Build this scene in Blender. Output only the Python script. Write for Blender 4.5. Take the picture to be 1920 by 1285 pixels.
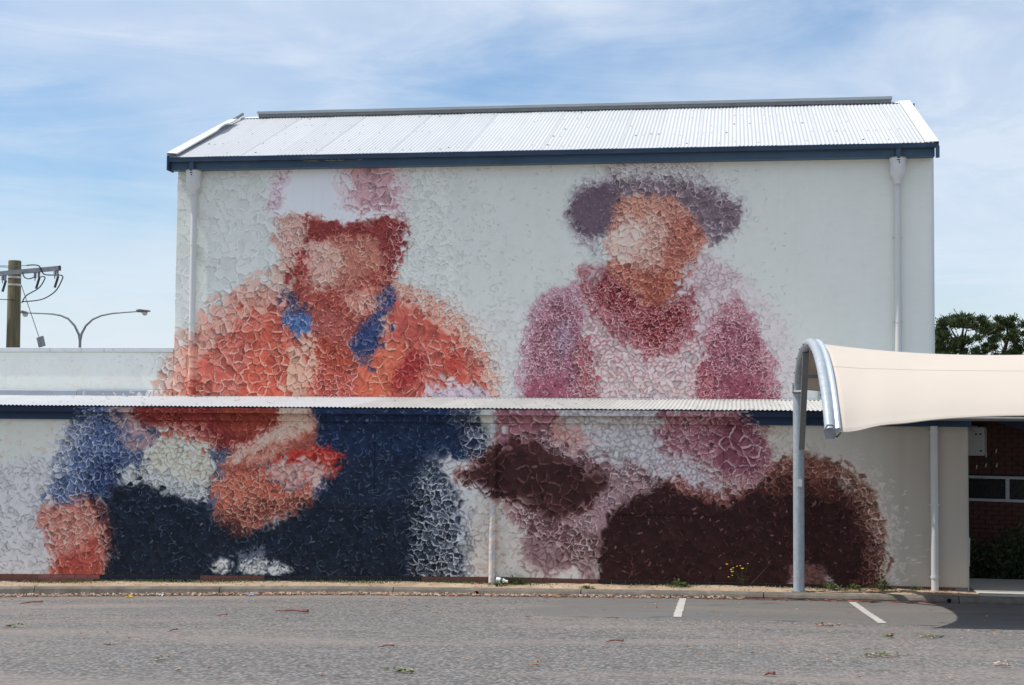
import bpy, bmesh, math, random
import numpy as np
from mathutils import Vector, Matrix

for o in list(bpy.data.objects): bpy.data.objects.remove(o, do_unlink=True)
S = bpy.context.scene
COL = S.collection
rad = math.radians

# ------------------------------------------------------------------ camera, sky, sun, exposure
cam_d = bpy.data.cameras.new('camera'); cam = bpy.data.objects.new('camera', cam_d); COL.objects.link(cam)
cam_d.sensor_width = 36.0; cam_d.lens = 36.0 * 2750 / 1920; cam_d.clip_start = .1; cam_d.clip_end = 3000
cam.matrix_world = Matrix.Translation((0, 0, 2.87)) @ Matrix.Rotation(rad(8.58), 4, 'Z') @ Matrix.Rotation(rad(90 + 2.966), 4, 'X') @ Matrix.Rotation(.008, 4, 'Z')
S.camera = cam

SUN = Vector((-.54, -.075, 1.)).normalized()           # towards the sun: from the left, almost in the plane of the wall
world = bpy.data.worlds.new('World'); S.world = world; world.use_nodes = True
nt = world.node_tree; N = nt.nodes; L = nt.links; N.clear()
out = N.new('ShaderNodeOutputWorld'); bgn = N.new('ShaderNodeBackground'); bgn.inputs['Strength'].default_value = .147
sky = N.new('ShaderNodeTexSky'); sky.sky_type = 'NISHITA'; sky.sun_disc = False
sky.sun_elevation = math.asin(SUN.z); sky.sun_rotation = math.atan2(SUN.x, SUN.y)
sky.air_density = 1.0; sky.dust_density = 1.0; sky.ozone_density = 1.5; sky.altitude = 150
tc = N.new('ShaderNodeTexCoord')
def wnoise(scale, rot, sc, detail, rough, dist, lo, hi):
    mp = N.new('ShaderNodeMapping'); mp.inputs['Rotation'].default_value = rot; mp.inputs['Scale'].default_value = scale
    nz = N.new('ShaderNodeTexNoise'); nz.inputs['Scale'].default_value = sc; nz.inputs['Detail'].default_value = detail
    nz.inputs['Roughness'].default_value = rough; nz.inputs['Distortion'].default_value = dist
    mr = N.new('ShaderNodeMapRange'); mr.interpolation_type = 'SMOOTHSTEP'
    mr.inputs['From Min'].default_value = lo; mr.inputs['From Max'].default_value = hi
    L.new(tc.outputs['Generated'], mp.inputs['Vector']); L.new(mp.outputs['Vector'], nz.inputs['Vector']); L.new(nz.outputs['Fac'], mr.inputs['Value'])
    return mr.outputs['Result']
def wmath(op, a, b):
    m = N.new('ShaderNodeMath'); m.operation = op; m.use_clamp = True
    for i, v in enumerate((a, b)):
        if isinstance(v, (int, float)): m.inputs[i].default_value = v
        else: L.new(v, m.inputs[i])
    return m.outputs[0]
c1 = wnoise((1, 1, 2.7), (0, rad(-9), rad(20)), 2.3, 6, .54, .35, .30, .61)       # broad veils of cirrus
c2 = wnoise((1, 1, 5.0), (0, rad(-13), rad(-35)), 3.3, 8, .62, .8, .40, .66)       # thin streaks
cf = wmath('ADD', wmath('MULTIPLY', c1, .72), wmath('MULTIPLY', c2, .40))
sx = N.new('ShaderNodeSeparateXYZ'); L.new(tc.outputs['Generated'], sx.inputs[0])
hz = N.new('ShaderNodeMapRange'); hz.interpolation_type = 'SMOOTHSTEP'; hz.inputs['From Min'].default_value = .0; hz.inputs['From Max'].default_value = .14; hz.inputs['To Min'].default_value = .54; hz.inputs['To Max'].default_value = .0
L.new(sx.outputs['Z'], hz.inputs['Value'])                # more veil towards the horizon
cf = wmath('ADD', wmath('ADD', wmath('MULTIPLY', cf, .80), .07), hz.outputs['Result'])
mixc = N.new('ShaderNodeMix'); mixc.data_type = 'RGBA'
L.new(cf, mixc.inputs['Factor']); hsv = N.new('ShaderNodeHueSaturation'); hsv.inputs['Saturation'].default_value = 1.3; L.new(sky.outputs['Color'], hsv.inputs['Color']); L.new(hsv.outputs['Color'], mixc.inputs['A']); mixc.inputs['B'].default_value = (5.15, 5.7, 6.5, 1)
L.new(mixc.outputs['Result'], bgn.inputs['Color']); L.new(bgn.outputs[0], out.inputs['Surface'])

sun_d = bpy.data.lights.new('sun', 'SUN'); sun_d.energy = 4.2; sun_d.angle = rad(.53); sun_d.color = (1, .955, .88)
sun = bpy.data.objects.new('sun', sun_d); COL.objects.link(sun); sun.rotation_euler = SUN.to_track_quat('Z', 'Y').to_euler()
S.view_settings.view_transform = 'Standard'; S.view_settings.look = 'None'; S.view_settings.exposure = 0; S.view_settings.gamma = 1
S.view_settings.use_curve_mapping = False

# ------------------------------------------------------------------ helpers
def lin(c):
    c = np.asarray(c, float) / 255.
    return np.where(c <= .04045, c / 12.92, ((c + .055) / 1.055) ** 2.4)
def tag(o, label=None, cat=None, group=None, kind=None):
    if label: o['label'] = label
    if cat: o['category'] = cat
    if group: o['group'] = group
    if kind: o['kind'] = kind
    return o
def empty(name, loc=(0, 0, 0), rz=0):
    o = bpy.data.objects.new(name, None); COL.objects.link(o); o.location = loc; o.rotation_euler.z = rz; o.empty_display_size = .2
    return o
def link(name, me, m, parent=None, smooth=False, loc=None):
    o = bpy.data.objects.new(name, me); COL.objects.link(o)
    if m is not None and not me.materials: me.materials.append(m)
    if parent is not None:
        o.parent = parent
        if loc is None: o.location = -Vector(parent.location) if parent.rotation_euler.z == 0 else Vector((0, 0, 0))
    if loc is not None: o.location = loc
    if smooth: me.polygons.foreach_set('use_smooth', [True] * len(me.polygons))
    return o
class MB:
    def __init__(s): s.v = []; s.f = []
    def add(s, vs, fs):
        b = len(s.v); s.v += [tuple(p) for p in vs]; s.f += [tuple(b + i for i in f) for f in fs]; return s
    def box(s, x0, x1, y0, y1, z0, z1):
        return s.add([(x0,y0,z0),(x1,y0,z0),(x1,y1,z0),(x0,y1,z0),(x0,y0,z1),(x1,y0,z1),(x1,y1,z1),(x0,y1,z1)],
                     [(0,3,2,1),(4,5,6,7),(0,1,5,4),(1,2,6,5),(2,3,7,6),(3,0,4,7)])
    def prism(s, prof, x0, x1):                          # profile in (y, z), extruded along x
        n = len(prof)
        return s.add([(x0, y, z) for y, z in prof] + [(x1, y, z) for y, z in prof],
                     [tuple(range(n))[::-1], tuple(range(n, 2*n))] + [(i, (i+1) % n, n+(i+1) % n, n+i) for i in range(n)])
    def tube(s, pts, r, n=10, cap=True):
        pts = [Vector(p) for p in pts]; rs = r if isinstance(r, (list, tuple)) else [r] * len(pts)
        T = [(pts[min(i+1, len(pts)-1)] - pts[max(i-1, 0)]).normalized() for i in range(len(pts))]
        ref = Vector((0, 0, 1)) if abs(T[0].z) < .9 else Vector((1, 0, 0)); u = T[0].cross(ref).normalized(); vs = []
        for i, p in enumerate(pts):
            u = (u - T[i] * u.dot(T[i])).normalized(); w = T[i].cross(u)
            vs += [p + (u * math.cos(6.28318 * k / n) + w * math.sin(6.28318 * k / n)) * rs[i] for k in range(n)]
        fs = [(i*n+k, i*n+(k+1) % n, (i+1)*n+(k+1) % n, (i+1)*n+k) for i in range(len(pts)-1) for k in range(n)]
        if cap: fs += [tuple(range(n))[::-1], tuple(range((len(pts)-1)*n, len(pts)*n))]
        return s.add(vs, fs)
    def lathe(s, prof, c=(0, 0, 0), n=20):               # profile (r, z) round a vertical axis
        vs = [(c[0] + r * math.cos(6.28318*k/n), c[1] + r * math.sin(6.28318*k/n), c[2] + z) for r, z in prof for k in range(n)]
        fs = [(i*n+k, i*n+(k+1) % n, (i+1)*n+(k+1) % n, (i+1)*n+k) for i in range(len(prof)-1) for k in range(n)]
        return s.add(vs, fs)
    def bar(s, a, b, w, h):                              # rectangular bar from a to b
        a, b = Vector(a), Vector(b); t = (b - a).normalized(); ref = Vector((0, 0, 1)) if abs(t.z) < .95 else Vector((0, 1, 0))
        u = t.cross(ref).normalized() * w / 2; q = u.cross(t).normalized() * h / 2
        return s.add([a-u-q, a+u-q, a+u+q, a-u+q, b-u-q, b+u-q, b+u+q, b-u+q], [(0,3,2,1),(4,5,6,7),(0,1,5,4),(1,2,6,5),(2,3,7,6),(3,0,4,7)])
    def mesh(s, name):
        me = bpy.data.meshes.new(name); me.from_pydata(s.v, [], s.f); me.update()
        bm = bmesh.new(); bm.from_mesh(me); bmesh.ops.recalc_face_normals(bm, faces=bm.faces); bm.to_mesh(me); bm.free()
        return me
    def build(s, name, m, parent=None, smooth=False, bevel=0):
        me = s.mesh(name)
        o = link(name, me, m, parent)
        if bevel:
            bm = bmesh.new(); bm.from_mesh(me)
            bmesh.ops.bevel(bm, geom=[e for e in bm.edges if e.is_manifold and e.calc_face_angle() > .5], offset=bevel, segments=2, affect='EDGES', profile=.5)
            bm.to_mesh(me); bm.free()
        if smooth: me.shade_smooth() if hasattr(me, 'shade_smooth') else None; me.set_sharp_from_angle(angle=rad(40)) if smooth else None
        return o

def mat(name, base, rough=.6, metal=0., var=.12, vscale=6., bump=0., bscale=40., spec=.3, second=None, smix=(.5, .65), sscale=3., stretch=(1, 1, 1), detail=5, sheet=0):
    m = bpy.data.materials.new(name); m.use_nodes = True; n = m.node_tree.nodes; l = m.node_tree.links
    b = n['Principled BSDF']; b.inputs['Roughness'].default_value = rough; b.inputs['Metallic'].default_value = metal
    b.inputs['Specular IOR Level'].default_value = spec
    tcn = n.new('ShaderNodeTexCoord'); mp = n.new('ShaderNodeMapping'); mp.inputs['Scale'].default_value = stretch
    l.new(tcn.outputs['Object'], mp.inputs['Vector'])
    def noise(sc, det=5, ro=.6):
        k = n.new('ShaderNodeTexNoise'); k.inputs['Scale'].default_value = sc; k.inputs['Detail'].default_value = det; k.inputs['Roughness'].default_value = ro
        l.new(mp.outputs['Vector'], k.inputs['Vector']); return k.outputs['Fac']
    def ramp(fac, p0, c0, p1, c1):
        r = n.new('ShaderNodeValToRGB'); r.color_ramp.elements[0].position = p0; r.color_ramp.elements[0].color = (*c0, 1)
        r.color_ramp.elements[1].position = p1; r.color_ramp.elements[1].color = (*c1, 1); l.new(fac, r.inputs['Fac']); return r.outputs['Color']
    base = tuple(base); lo = tuple(c * (1 - var) for c in base); hi = tuple(min(1, c * (1 + var)) for c in base)
    colr = ramp(noise(vscale, detail), .3, lo, .7, hi)
    if second is not None:
        f = ramp(noise(sscale, 7, .65), smix[0], (0, 0, 0), smix[1], (1, 1, 1))
        mx = n.new('ShaderNodeMix'); mx.data_type = 'RGBA'; l.new(f, mx.inputs['Factor']); l.new(colr, mx.inputs['A']); mx.inputs['B'].default_value = (*second, 1)
        colr = mx.outputs['Result']
    if sheet:                                             # each sheet has weathered a little differently
        oi = n.new('ShaderNodeObjectInfo'); rg = n.new('ShaderNodeMapRange'); rg.inputs['To Min'].default_value = 1 - sheet; rg.inputs['To Max'].default_value = 1 + sheet * .4
        l.new(oi.outputs['Random'], rg.inputs['Value']); sc_ = n.new('ShaderNodeVectorMath'); sc_.operation = 'SCALE'; l.new(colr, sc_.inputs[0]); l.new(rg.outputs['Result'], sc_.inputs['Scale']); colr = sc_.outputs['Vector']
    l.new(colr, b.inputs['Base Color'])
    if bump:
        bp = n.new('ShaderNodeBump'); bp.inputs['Strength'].default_value = bump; bp.inputs['Distance'].default_value = .01
        l.new(noise(bscale, 4), bp.inputs['Height']); l.new(bp.outputs['Normal'], b.inputs['Normal'])
    return m

# ------------------------------------------------------------------ materials
M = {}
M['roof'] = mat('white_corrugated_steel', (.56, .57, .58), .6, 0, .05, 1.5, spec=.2, second=(.47, .47, .47), smix=(.60, .80), sscale=1.2, stretch=(1, .25, 1), sheet=.05)
M['roof_old'] = mat('weathered_corrugated_steel', (.50, .495, .47), .6, 0, .10, 2.2, second=(.36, .31, .25), smix=(.56, .84), sscale=2.0, stretch=(1, .3, 1), sheet=.08)
M['cap'] = mat('galvanised_ridge_steel', (.42, .46, .48), .45, .3, .08, 1.0)
M['white_flash'] = mat('white_flashing', (.70, .71, .72), .5, 0, .03)
M['blue'] = mat('navy_blue_gutter_paint', (.030, .058, .108), .38, 0, .18, 2.5, second=(.055, .09, .14), smix=(.5, .75), sscale=1.3, stretch=(1, 1, 4))
M['blue2'] = mat('slate_blue_fascia_paint', (.050, .095, .150), .5, 0, .15, 1.4, second=(.09, .115, .13), smix=(.58, .8), sscale=1.1)
M['wallpaint'] = mat('grey_white_wall_paint', (.60, .64, .655), .7, 0, .03, .8, bump=.15, bscale=60)
M['cream'] = mat('cream_white_wall_paint', (.53, .53, .50), .75, 0, .06, .7, second=(.46, .43, .37), smix=(.5, .8), sscale=.8, bump=.2, bscale=50)
M['flash'] = mat('grey_flashing', (.34, .37, .42), .5, .2, .08, 2)
M['pipe'] = mat('off_white_downpipe', (.63, .635, .62), .4, 0, .05, 3, second=(.42, .36, .28), smix=(.66, .8), sscale=2.5)
M['rust'] = mat('rusty_rim', (.45, .30, .17), .7, 0, .3, 20)
M['coping'] = mat('white_coping', (.66, .68, .68), .6, 0, .06, 3, second=(.40, .40, .37), smix=(.62, .8), sscale=5)
M['galv'] = mat('galvanised_steel_post', (.40, .445, .48), .5, .15, .13, 14, detail=3)
M['galv_dark'] = mat('dull_galvanised_steel', (.22, .225, .225), .6, .15, .12, 12)
M['keder'] = mat('pale_rail', (.62, .68, .74), .35, .3, .05)
M['sail'] = mat('cream_shade_cloth', (.575, .505, .43), .8, 0, .025, .8, bump=.12, bscale=180)
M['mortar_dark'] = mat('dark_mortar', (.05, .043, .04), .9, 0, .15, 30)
M['mortar'] = mat('mortar', (.26, .235, .21), .9, 0, .15, 30)
M['brick'] = mat('red_clay_brick', (.22, .085, .062), .85, 0, .35, 5, second=(.10, .062, .055), smix=(.5, .7), sscale=4)
M['brick_navy'] = mat('navy_painted_brick', (.013, .019, .033), .6, 0, .25, 12)
M['brick_brown'] = mat('brown_painted_brick', (.035, .019, .019), .65, 0, .25, 12)
M['brick_hand'] = mat('red_painted_brick', (.32, .115, .10), .7, 0, .25, 12)
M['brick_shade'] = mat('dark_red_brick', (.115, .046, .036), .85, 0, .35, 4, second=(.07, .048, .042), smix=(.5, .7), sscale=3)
M['timber'] = mat('weathered_pole_timber', (.165, .135, .082), .9, 0, .35, 3, second=(.10, .11, .065), smix=(.45, .7), sscale=2, stretch=(6, 6, .5), bump=.4, bscale=20)
M['wire'] = mat('dark_cable', (.05, .052, .06), .6)
M['steel_grey'] = mat('grey_steel', (.25, .26, .28), .5, .4, .15, 8)
M['porcelain'] = mat('grey_insulator', (.28, .30, .34), .3)
M['lamp_glass'] = mat('lamp_lens', (.55, .58, .60), .2)
M['frame'] = mat('pale_aluminium_frame', (.50, .54, .56), .4, .1, .05)
M['glass'] = mat('dark_window_glass', (.012, .014, .016), .06, 0, .05, spec=.5)
M['appliance'] = mat('dirty_white_enamel', (.62, .62, .60), .4, 0, .08, 3)
M['red_mark'] = mat('red_scribble', (.55, .04, .10), .6)
M['black'] = mat('black_opening', (.006, .006, .006), .9, 0, .05)
M['concrete'] = mat('pale_concrete', (.48, .45, .40), .85, 0, .10, 5, bump=.3, bscale=50)
M['kerb'] = mat('stained_concrete_kerb', (.20, .175, .145), .9, 0, .22, 4, second=(.11, .095, .08), smix=(.42, .72), sscale=3, bump=.5, bscale=45)
M['leafdry'] = mat('dry_leaf', (.40, .235, .145), .85, 0, .5, 9)
M['bark'] = mat('red_bark', (.23, .095, .07), .85, 0, .4, 12)
M['leafpale'] = mat('pale_dry_leaf', (.50, .40, .29), .85, 0, .3, 9)
M['weed'] = mat('weed_green', (.085, .13, .035), .6, 0, .4, 9)
M['drygrass'] = mat('dry_grass', (.34, .29, .15), .8, 0, .35, 9)
M['shrub'] = mat('dark_shrub_leaf', (.05, .068, .032), .6, 0, .4, 5)
M['pine'] = mat('pine_needles', (.062, .092, .036), .65, 0, .45, .9, second=(.10, .10, .045), smix=(.55, .75), sscale=1.2)
M['pinebark'] = mat('pine_bark', (.055, .040, .030), .9, 0, .3, 4)
M['yellow'] = mat('yellow_petals', (.75, .52, .015), .6)
M['plastic'] = mat('white_plastic', (.80, .80, .79), .3, 0, .02)
M['green_plastic'] = mat('green_label', (.03, .12, .05), .4)
M['blue_plastic'] = mat('blue_wrapper', (.12, .32, .55), .4)
M['yellow_plastic'] = mat('yellow_wrapper', (.70, .48, .03), .45)
M['terracotta'] = mat('terracotta_pipe', (.38, .20, .14), .8, 0, .2, 20)
M['sticker'] = mat('white_sticker', (.72, .72, .70), .5, 0, .05)

def paint_material():
    m = bpy.data.materials.new('mural_paint'); m.use_nodes = True; n = m.node_tree.nodes; l = m.node_tree.links; b = n['Principled BSDF']
    a = n.new('ShaderNodeVertexColor'); a.layer_name = 'paint'
    t = n.new('ShaderNodeTexCoord')
    k = n.new('ShaderNodeTexNoise'); k.inputs['Scale'].default_value = 1.3; k.inputs['Detail'].default_value = 8; k.inputs['Roughness'].default_value = .6
    mp = n.new('ShaderNodeMapping'); mp.inputs['Scale'].default_value = (1, 1, .35); l.new(t.outputs['Object'], mp.inputs['Vector']); l.new(mp.outputs['Vector'], k.inputs['Vector'])
    r = n.new('ShaderNodeMapRange'); r.inputs['From Min'].default_value = .25; r.inputs['From Max'].default_value = .75; r.inputs['To Min'].default_value = .965; r.inputs['To Max'].default_value = 1.025
    l.new(k.outputs['Fac'], r.inputs['Value'])
    ms = n.new('ShaderNodeMapping'); ms.inputs['Scale'].default_value = (5, 5, .12); l.new(t.outputs['Object'], ms.inputs['Vector'])
    ks = n.new('ShaderNodeTexNoise'); ks.inputs['Scale'].default_value = 1.6; ks.inputs['Detail'].default_value = 5; l.new(ms.outputs['Vector'], ks.inputs['Vector'])
    rs = n.new('ShaderNodeMapRange'); rs.inputs['From Min'].default_value = .55; rs.inputs['From Max'].default_value = .80; rs.inputs['To Min'].default_value = 1.0; rs.inputs['To Max'].default_value = .955
    l.new(ks.outputs['Fac'], rs.inputs['Value']); mu = n.new('ShaderNodeMath'); mu.operation = 'MULTIPLY'; l.new(r.outputs['Result'], mu.inputs[0]); l.new(rs.outputs['Result'], mu.inputs[1])
    x = n.new('ShaderNodeVectorMath'); x.operation = 'SCALE'; l.new(a.outputs['Color'], x.inputs[0]); l.new(mu.outputs[0], x.inputs['Scale'])
    l.new(x.outputs['Vector'], b.inputs['Base Color']); b.inputs['Roughness'].default_value = .7; b.inputs['Specular IOR Level'].default_value = .12
    k2 = n.new('ShaderNodeTexNoise'); k2.inputs['Scale'].default_value = 70; k2.inputs['Detail'].default_value = 3; l.new(t.outputs['Object'], k2.inputs['Vector'])
    bp = n.new('ShaderNodeBump'); bp.inputs['Strength'].default_value = .12; bp.inputs['Distance'].default_value = .01; l.new(k2.outputs['Fac'], bp.inputs['Height']); l.new(bp.outputs['Normal'], b.inputs['Normal'])
    return m
M['mural'] = paint_material()

def asphalt(name, c, stone, streak, fresh=False):
    m = bpy.data.materials.new(name); m.use_nodes = True; n = m.node_tree.nodes; l = m.node_tree.links; b = n['Principled BSDF']
    t = n.new('ShaderNodeTexCoord')
    def noise(sc, st=(1, 1, 1), det=4, ro=.6):
        mp = n.new('ShaderNodeMapping'); mp.inputs['Scale'].default_value = st; l.new(t.outputs['Object'], mp.inputs['Vector'])
        k = n.new('ShaderNodeTexNoise'); k.inputs['Scale'].default_value = sc; k.inputs['Detail'].default_value = det; k.inputs['Roughness'].default_value = ro
        l.new(mp.outputs['Vector'], k.inputs['Vector']); return k.outputs['Fac']
    def ramp(f, a, b_):
        r = n.new('ShaderNodeMapRange'); r.inputs['From Min'].default_value = a; r.inputs['From Max'].default_value = b_; l.new(f, r.inputs['Value']); return r.outputs['Result']
    def mix(f, a, b_, blend='MIX'):
        x = n.new('ShaderNodeMix'); x.data_type = 'RGBA'; x.blend_type = blend
        if isinstance(f, float): x.inputs['Factor'].default_value = f
        else: l.new(f, x.inputs['Factor'])
        for key, v in (('A', a), ('B', b_)):
            if isinstance(v, tuple): x.inputs[key].default_value = (*v, 1)
            else: l.new(v, x.inputs[key])
        return x.outputs['Result']
    v = n.new('ShaderNodeTexVoronoi'); v.inputs['Scale'].default_value = stone; l.new(t.outputs['Object'], v.inputs['Vector'])
    hs = n.new('ShaderNodeSeparateColor'); l.new(v.outputs['Color'], hs.inputs['Color'])
    g = mix(ramp(hs.outputs['Red'], 0., 1.), tuple(k * .45 for k in c), tuple(min(1, k * 1.55) for k in c))
    g = mix(ramp(hs.outputs['Green'], .88, .97), g, (.36, .30, .27))
    g = mix(ramp(v.outputs['Distance'], .35, .75), g, tuple(k * .35 for k in c))
    g = mix(.16 if not fresh else .66, g, c)
    g = mix(ramp(noise(.55, (.22, 1, 1), 6, .62), .48, .74), g, tuple(k * s for k, s in zip(c, (1.32, 1.16, 1.06))))
    g = mix(ramp(noise(1.7, (.16, 1.6, 1), 5, .6), .56, .78), g, streak)
    g = mix(ramp(noise(.30, (1, 1, 1), 4, .5), .55, .8), g, tuple(k * .80 for k in c))
    if fresh: g = mix(ramp(noise(1.3, (1, 1.4, 1), 3, .5), .60, .72), g, (.105, .10, .095))
    g = mix(ramp(noise(11, (1, 1, 1), 5, .75), .35, .68), mix(.40 if not fresh else .12, g, (.07, .066, .062)), g)
    l.new(g, b.inputs['Base Color']); b.inputs['Roughness'].default_value = .88; b.inputs['Specular IOR Level'].default_value = .25
    bp = n.new('ShaderNodeBump'); bp.inputs['Strength'].default_value = .55 if not fresh else .22; bp.inputs['Distance'].default_value = .008
    l.new(v.outputs['Distance'], bp.inputs['Height']); l.new(bp.outputs['Normal'], b.inputs['Normal'])
    return m
M['asphalt'] = asphalt('coarse_grey_asphalt', (.228, .217, .208), 23, (.262, .222, .190))
M['fresh'] = asphalt('smoother_asphalt', (.166, .160, .152), 80, (.20, .175, .15), True)
M['line'] = mat('worn_white_line_paint', (.48, .455, .42), .85, 0, .14, 9, second=(.23, .215, .20), smix=(.54, .70), sscale=22)
M['dirt'] = mat('sandy_dirt', (.40, .31, .22), .95, 0, .25, 2.2, second=(.27, .17, .105), smix=(.46, .7), sscale=1.4, bump=.9, bscale=30)
M['earth'] = mat('far_ground', (.20, .17, .11), .95, 0, .3, .2)

# ------------------------------------------------------------------ levels of the place
Y1, Y2 = 25.55, 28.50                                    # planes of the low front wall and of the tall wall behind it
def zkerb(x): return np.interp(x, [-40, -13, -6.7, -.8, 3.3, 40], [-.45, -.215, -.055, .022, .047, .06])
def zroad(x, y):
    zk = np.interp(x, [-40, -13, -6.7, -.8, 3.3, 40], [-.62, -.375, -.175, -.085, -.066, -.05])
    return zk + .05 * (24.72 - np.clip(y, -14, 24.72)) + .012 * np.sin(x * .7 + y * .4) * np.clip((24.2 - y) / 2, 0, 1)
def zbase(x): return np.interp(x, [-40, -13.4, -4.1, 3.9, 40], [-.10, -.07, .095, .105, .105])   # where the plaster stops above the brick course

def sheet(name, xs, ys, zf, m, kind='structure', parent=None):
    X, Yg = np.meshgrid(xs, ys, indexing='ij'); Z = zf(X, Yg)
    v = np.stack([X, Yg, Z], -1).reshape(-1, 3); nx, ny = len(xs), len(ys)
    i, j = np.meshgrid(np.arange(nx-1), np.arange(ny-1), indexing='ij'); a = (i*ny+j).ravel()
    f = np.stack([a, a+ny, a+ny+1, a+1], -1)
    me = bpy.data.meshes.new(name); me.from_pydata(v.tolist(), [], f.tolist()); me.update()
    o = link(name, me, m, parent, True)
    if kind and parent is None: o['kind'] = kind
    return o
def gz(X, Y):
    zr = zroad(X, np.minimum(Y, 24.72)) - .05
    t = np.clip((Y - 24.0) / 1.5, 0, 1); back = -.45 + 0 * X
    return np.where(Y > 24.6, back, zr)
far = [-1500, -600, -250, -100]
sheet('ground', far + list(np.linspace(-40, 40, 41)) + [100, 250, 600, 1500], [-1500, -500, -150, -60] + list(np.linspace(-14, 24.5, 40)) + [24.6, 25.5, 30, 60, 150, 500, 1500], gz, M['earth'])
rgn = np.random.default_rng(5)
sheet('car_park', np.linspace(-34, 34, 137), np.linspace(-13, 24.72, 78), lambda X, Y: zroad(X, Y), M['asphalt'])
def patch():                                             # newer strip of asphalt under the bays, rounded at its left end
    ys = np.concatenate([[20.42], np.linspace(20.48, 24.42, 14), [24.47]]); v = []; f = []
    for y in ys:
        t = (y - 20.48) / 3.94; xl = -3.0 + 1.1 * max(0, (abs(t - .5) - .15) / .5) ** 2 + .10 * math.sin(y * 9) + .07 * math.sin(y * 23 + 1)
        yy = y + (.03 * math.sin(y * 5) if 20.6 < y < 24.3 else 0)
        xs = [xl - .06] + [xl + (26 - xl) * (k / 59) ** 1.6 for k in range(60)]
        for k, x in enumerate(xs):
            y2 = yy + (.05 * math.sin(x * 3.1) + .04 * math.sin(x * 7.7 + 1) + .03 * math.sin(x * 19) if y == ys[0] else 0)
            v.append((x, y2, float(zroad(x, y2)) + (-.003 if y in (ys[0], ys[-1]) or k == 0 else .005)))
    n = 61
    for a in range(len(ys)-1):
        for k in range(n-1): f.append((a*n+k, a*n+k+1, (a+1)*n+k+1, (a+1)*n+k))
    me = bpy.data.meshes.new('asphalt_patch'); me.from_pydata(v, [], f); me.update()
    o = link('asphalt_patch', me, M['fresh'], None, True); o['kind'] = 'structure'; return o
PATCH = patch()
for xa, ya, xb, yb in ((-.815, 24.52, -.765, 20.62), (1.905, 24.44, 2.010, 20.55), (4.60, 24.4, 4.70, 20.5)):
    v = []; f = []; random.seed(int(xa * 100) + 500)
    for k in range(61):
        t = k / 60; x = xa + (xb - xa) * t; y = ya + (yb - ya) * t
        for s in (-1, 1):
            xx = x + s * (.062 + random.uniform(-.014, .006)); v.append((xx, y, float(zroad(xx, y)) + .011))
        if k: f.append((2*k-2, 2*k-1, 2*k+1, 2*k))
    me = bpy.data.meshes.new('parking_line'); me.from_pydata(v, [], f); me.update(); link('parking_line', me, M['line'], PATCH)

# kerb: separate concrete lengths with open joints
KERB = empty('kerb'); KERB['kind'] = 'structure'
joints = [-22.4, -19.35, -16.3, -13.25, -12.30, -8.86, -5.76, -2.53, .50, 3.62, 6.7, 9.8, 12.9, 16, 20, 24]
for a, b in zip(joints[:-1], joints[1:]):
    n = 7; v = []; f = []; m_ = 6
    for k in range(n):
        x = a + .008 + (b - a - .016) * k / (n - 1); zt = float(zkerb(x)); zl = float(zroad(x, 24.72)) - .08; r = random.uniform(-.006, .006)
        for y, z in ((24.735, zl), (24.725 + r, zl + .12), (24.745 + r, zt - .03), (24.775, zt), (24.89, zt + .002), (24.89, zl)): v.append((x, y, z))
    for k in range(n-1):
        for q in range(m_): f.append((k*m_+q, k*m_+(q+1) % m_, (k+1)*m_+(q+1) % m_, (k+1)*m_+q))
    f += [tuple(range(m_))[::-1], tuple(range((n-1)*m_, n*m_))]
    me = bpy.data.meshes.new('kerb_length'); me.from_pydata(v, [], f); me.update(); link('kerb_length', me, M['kerb'], KERB)
def zstrip(X, Y):
    return zkerb(X) - .006 + .012 * np.sin(X * 2.3 + Y * 5) * np.clip((Y - 24.9) * 4, 0, 1) + rgn.normal(0, .004, X.shape) + (Y - 24.88) * .03
sheet('dirt_verge', np.linspace(-24, 4.0, 380), np.linspace(24.885, 25.62, 12), zstrip, M['dirt'])
pv = MB(); pv.box(3.98, 16, 24.895, 27.4, -.3, .075); tag(pv.build('footpath', M['concrete'], None, bevel=.008), kind='structure')

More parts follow.
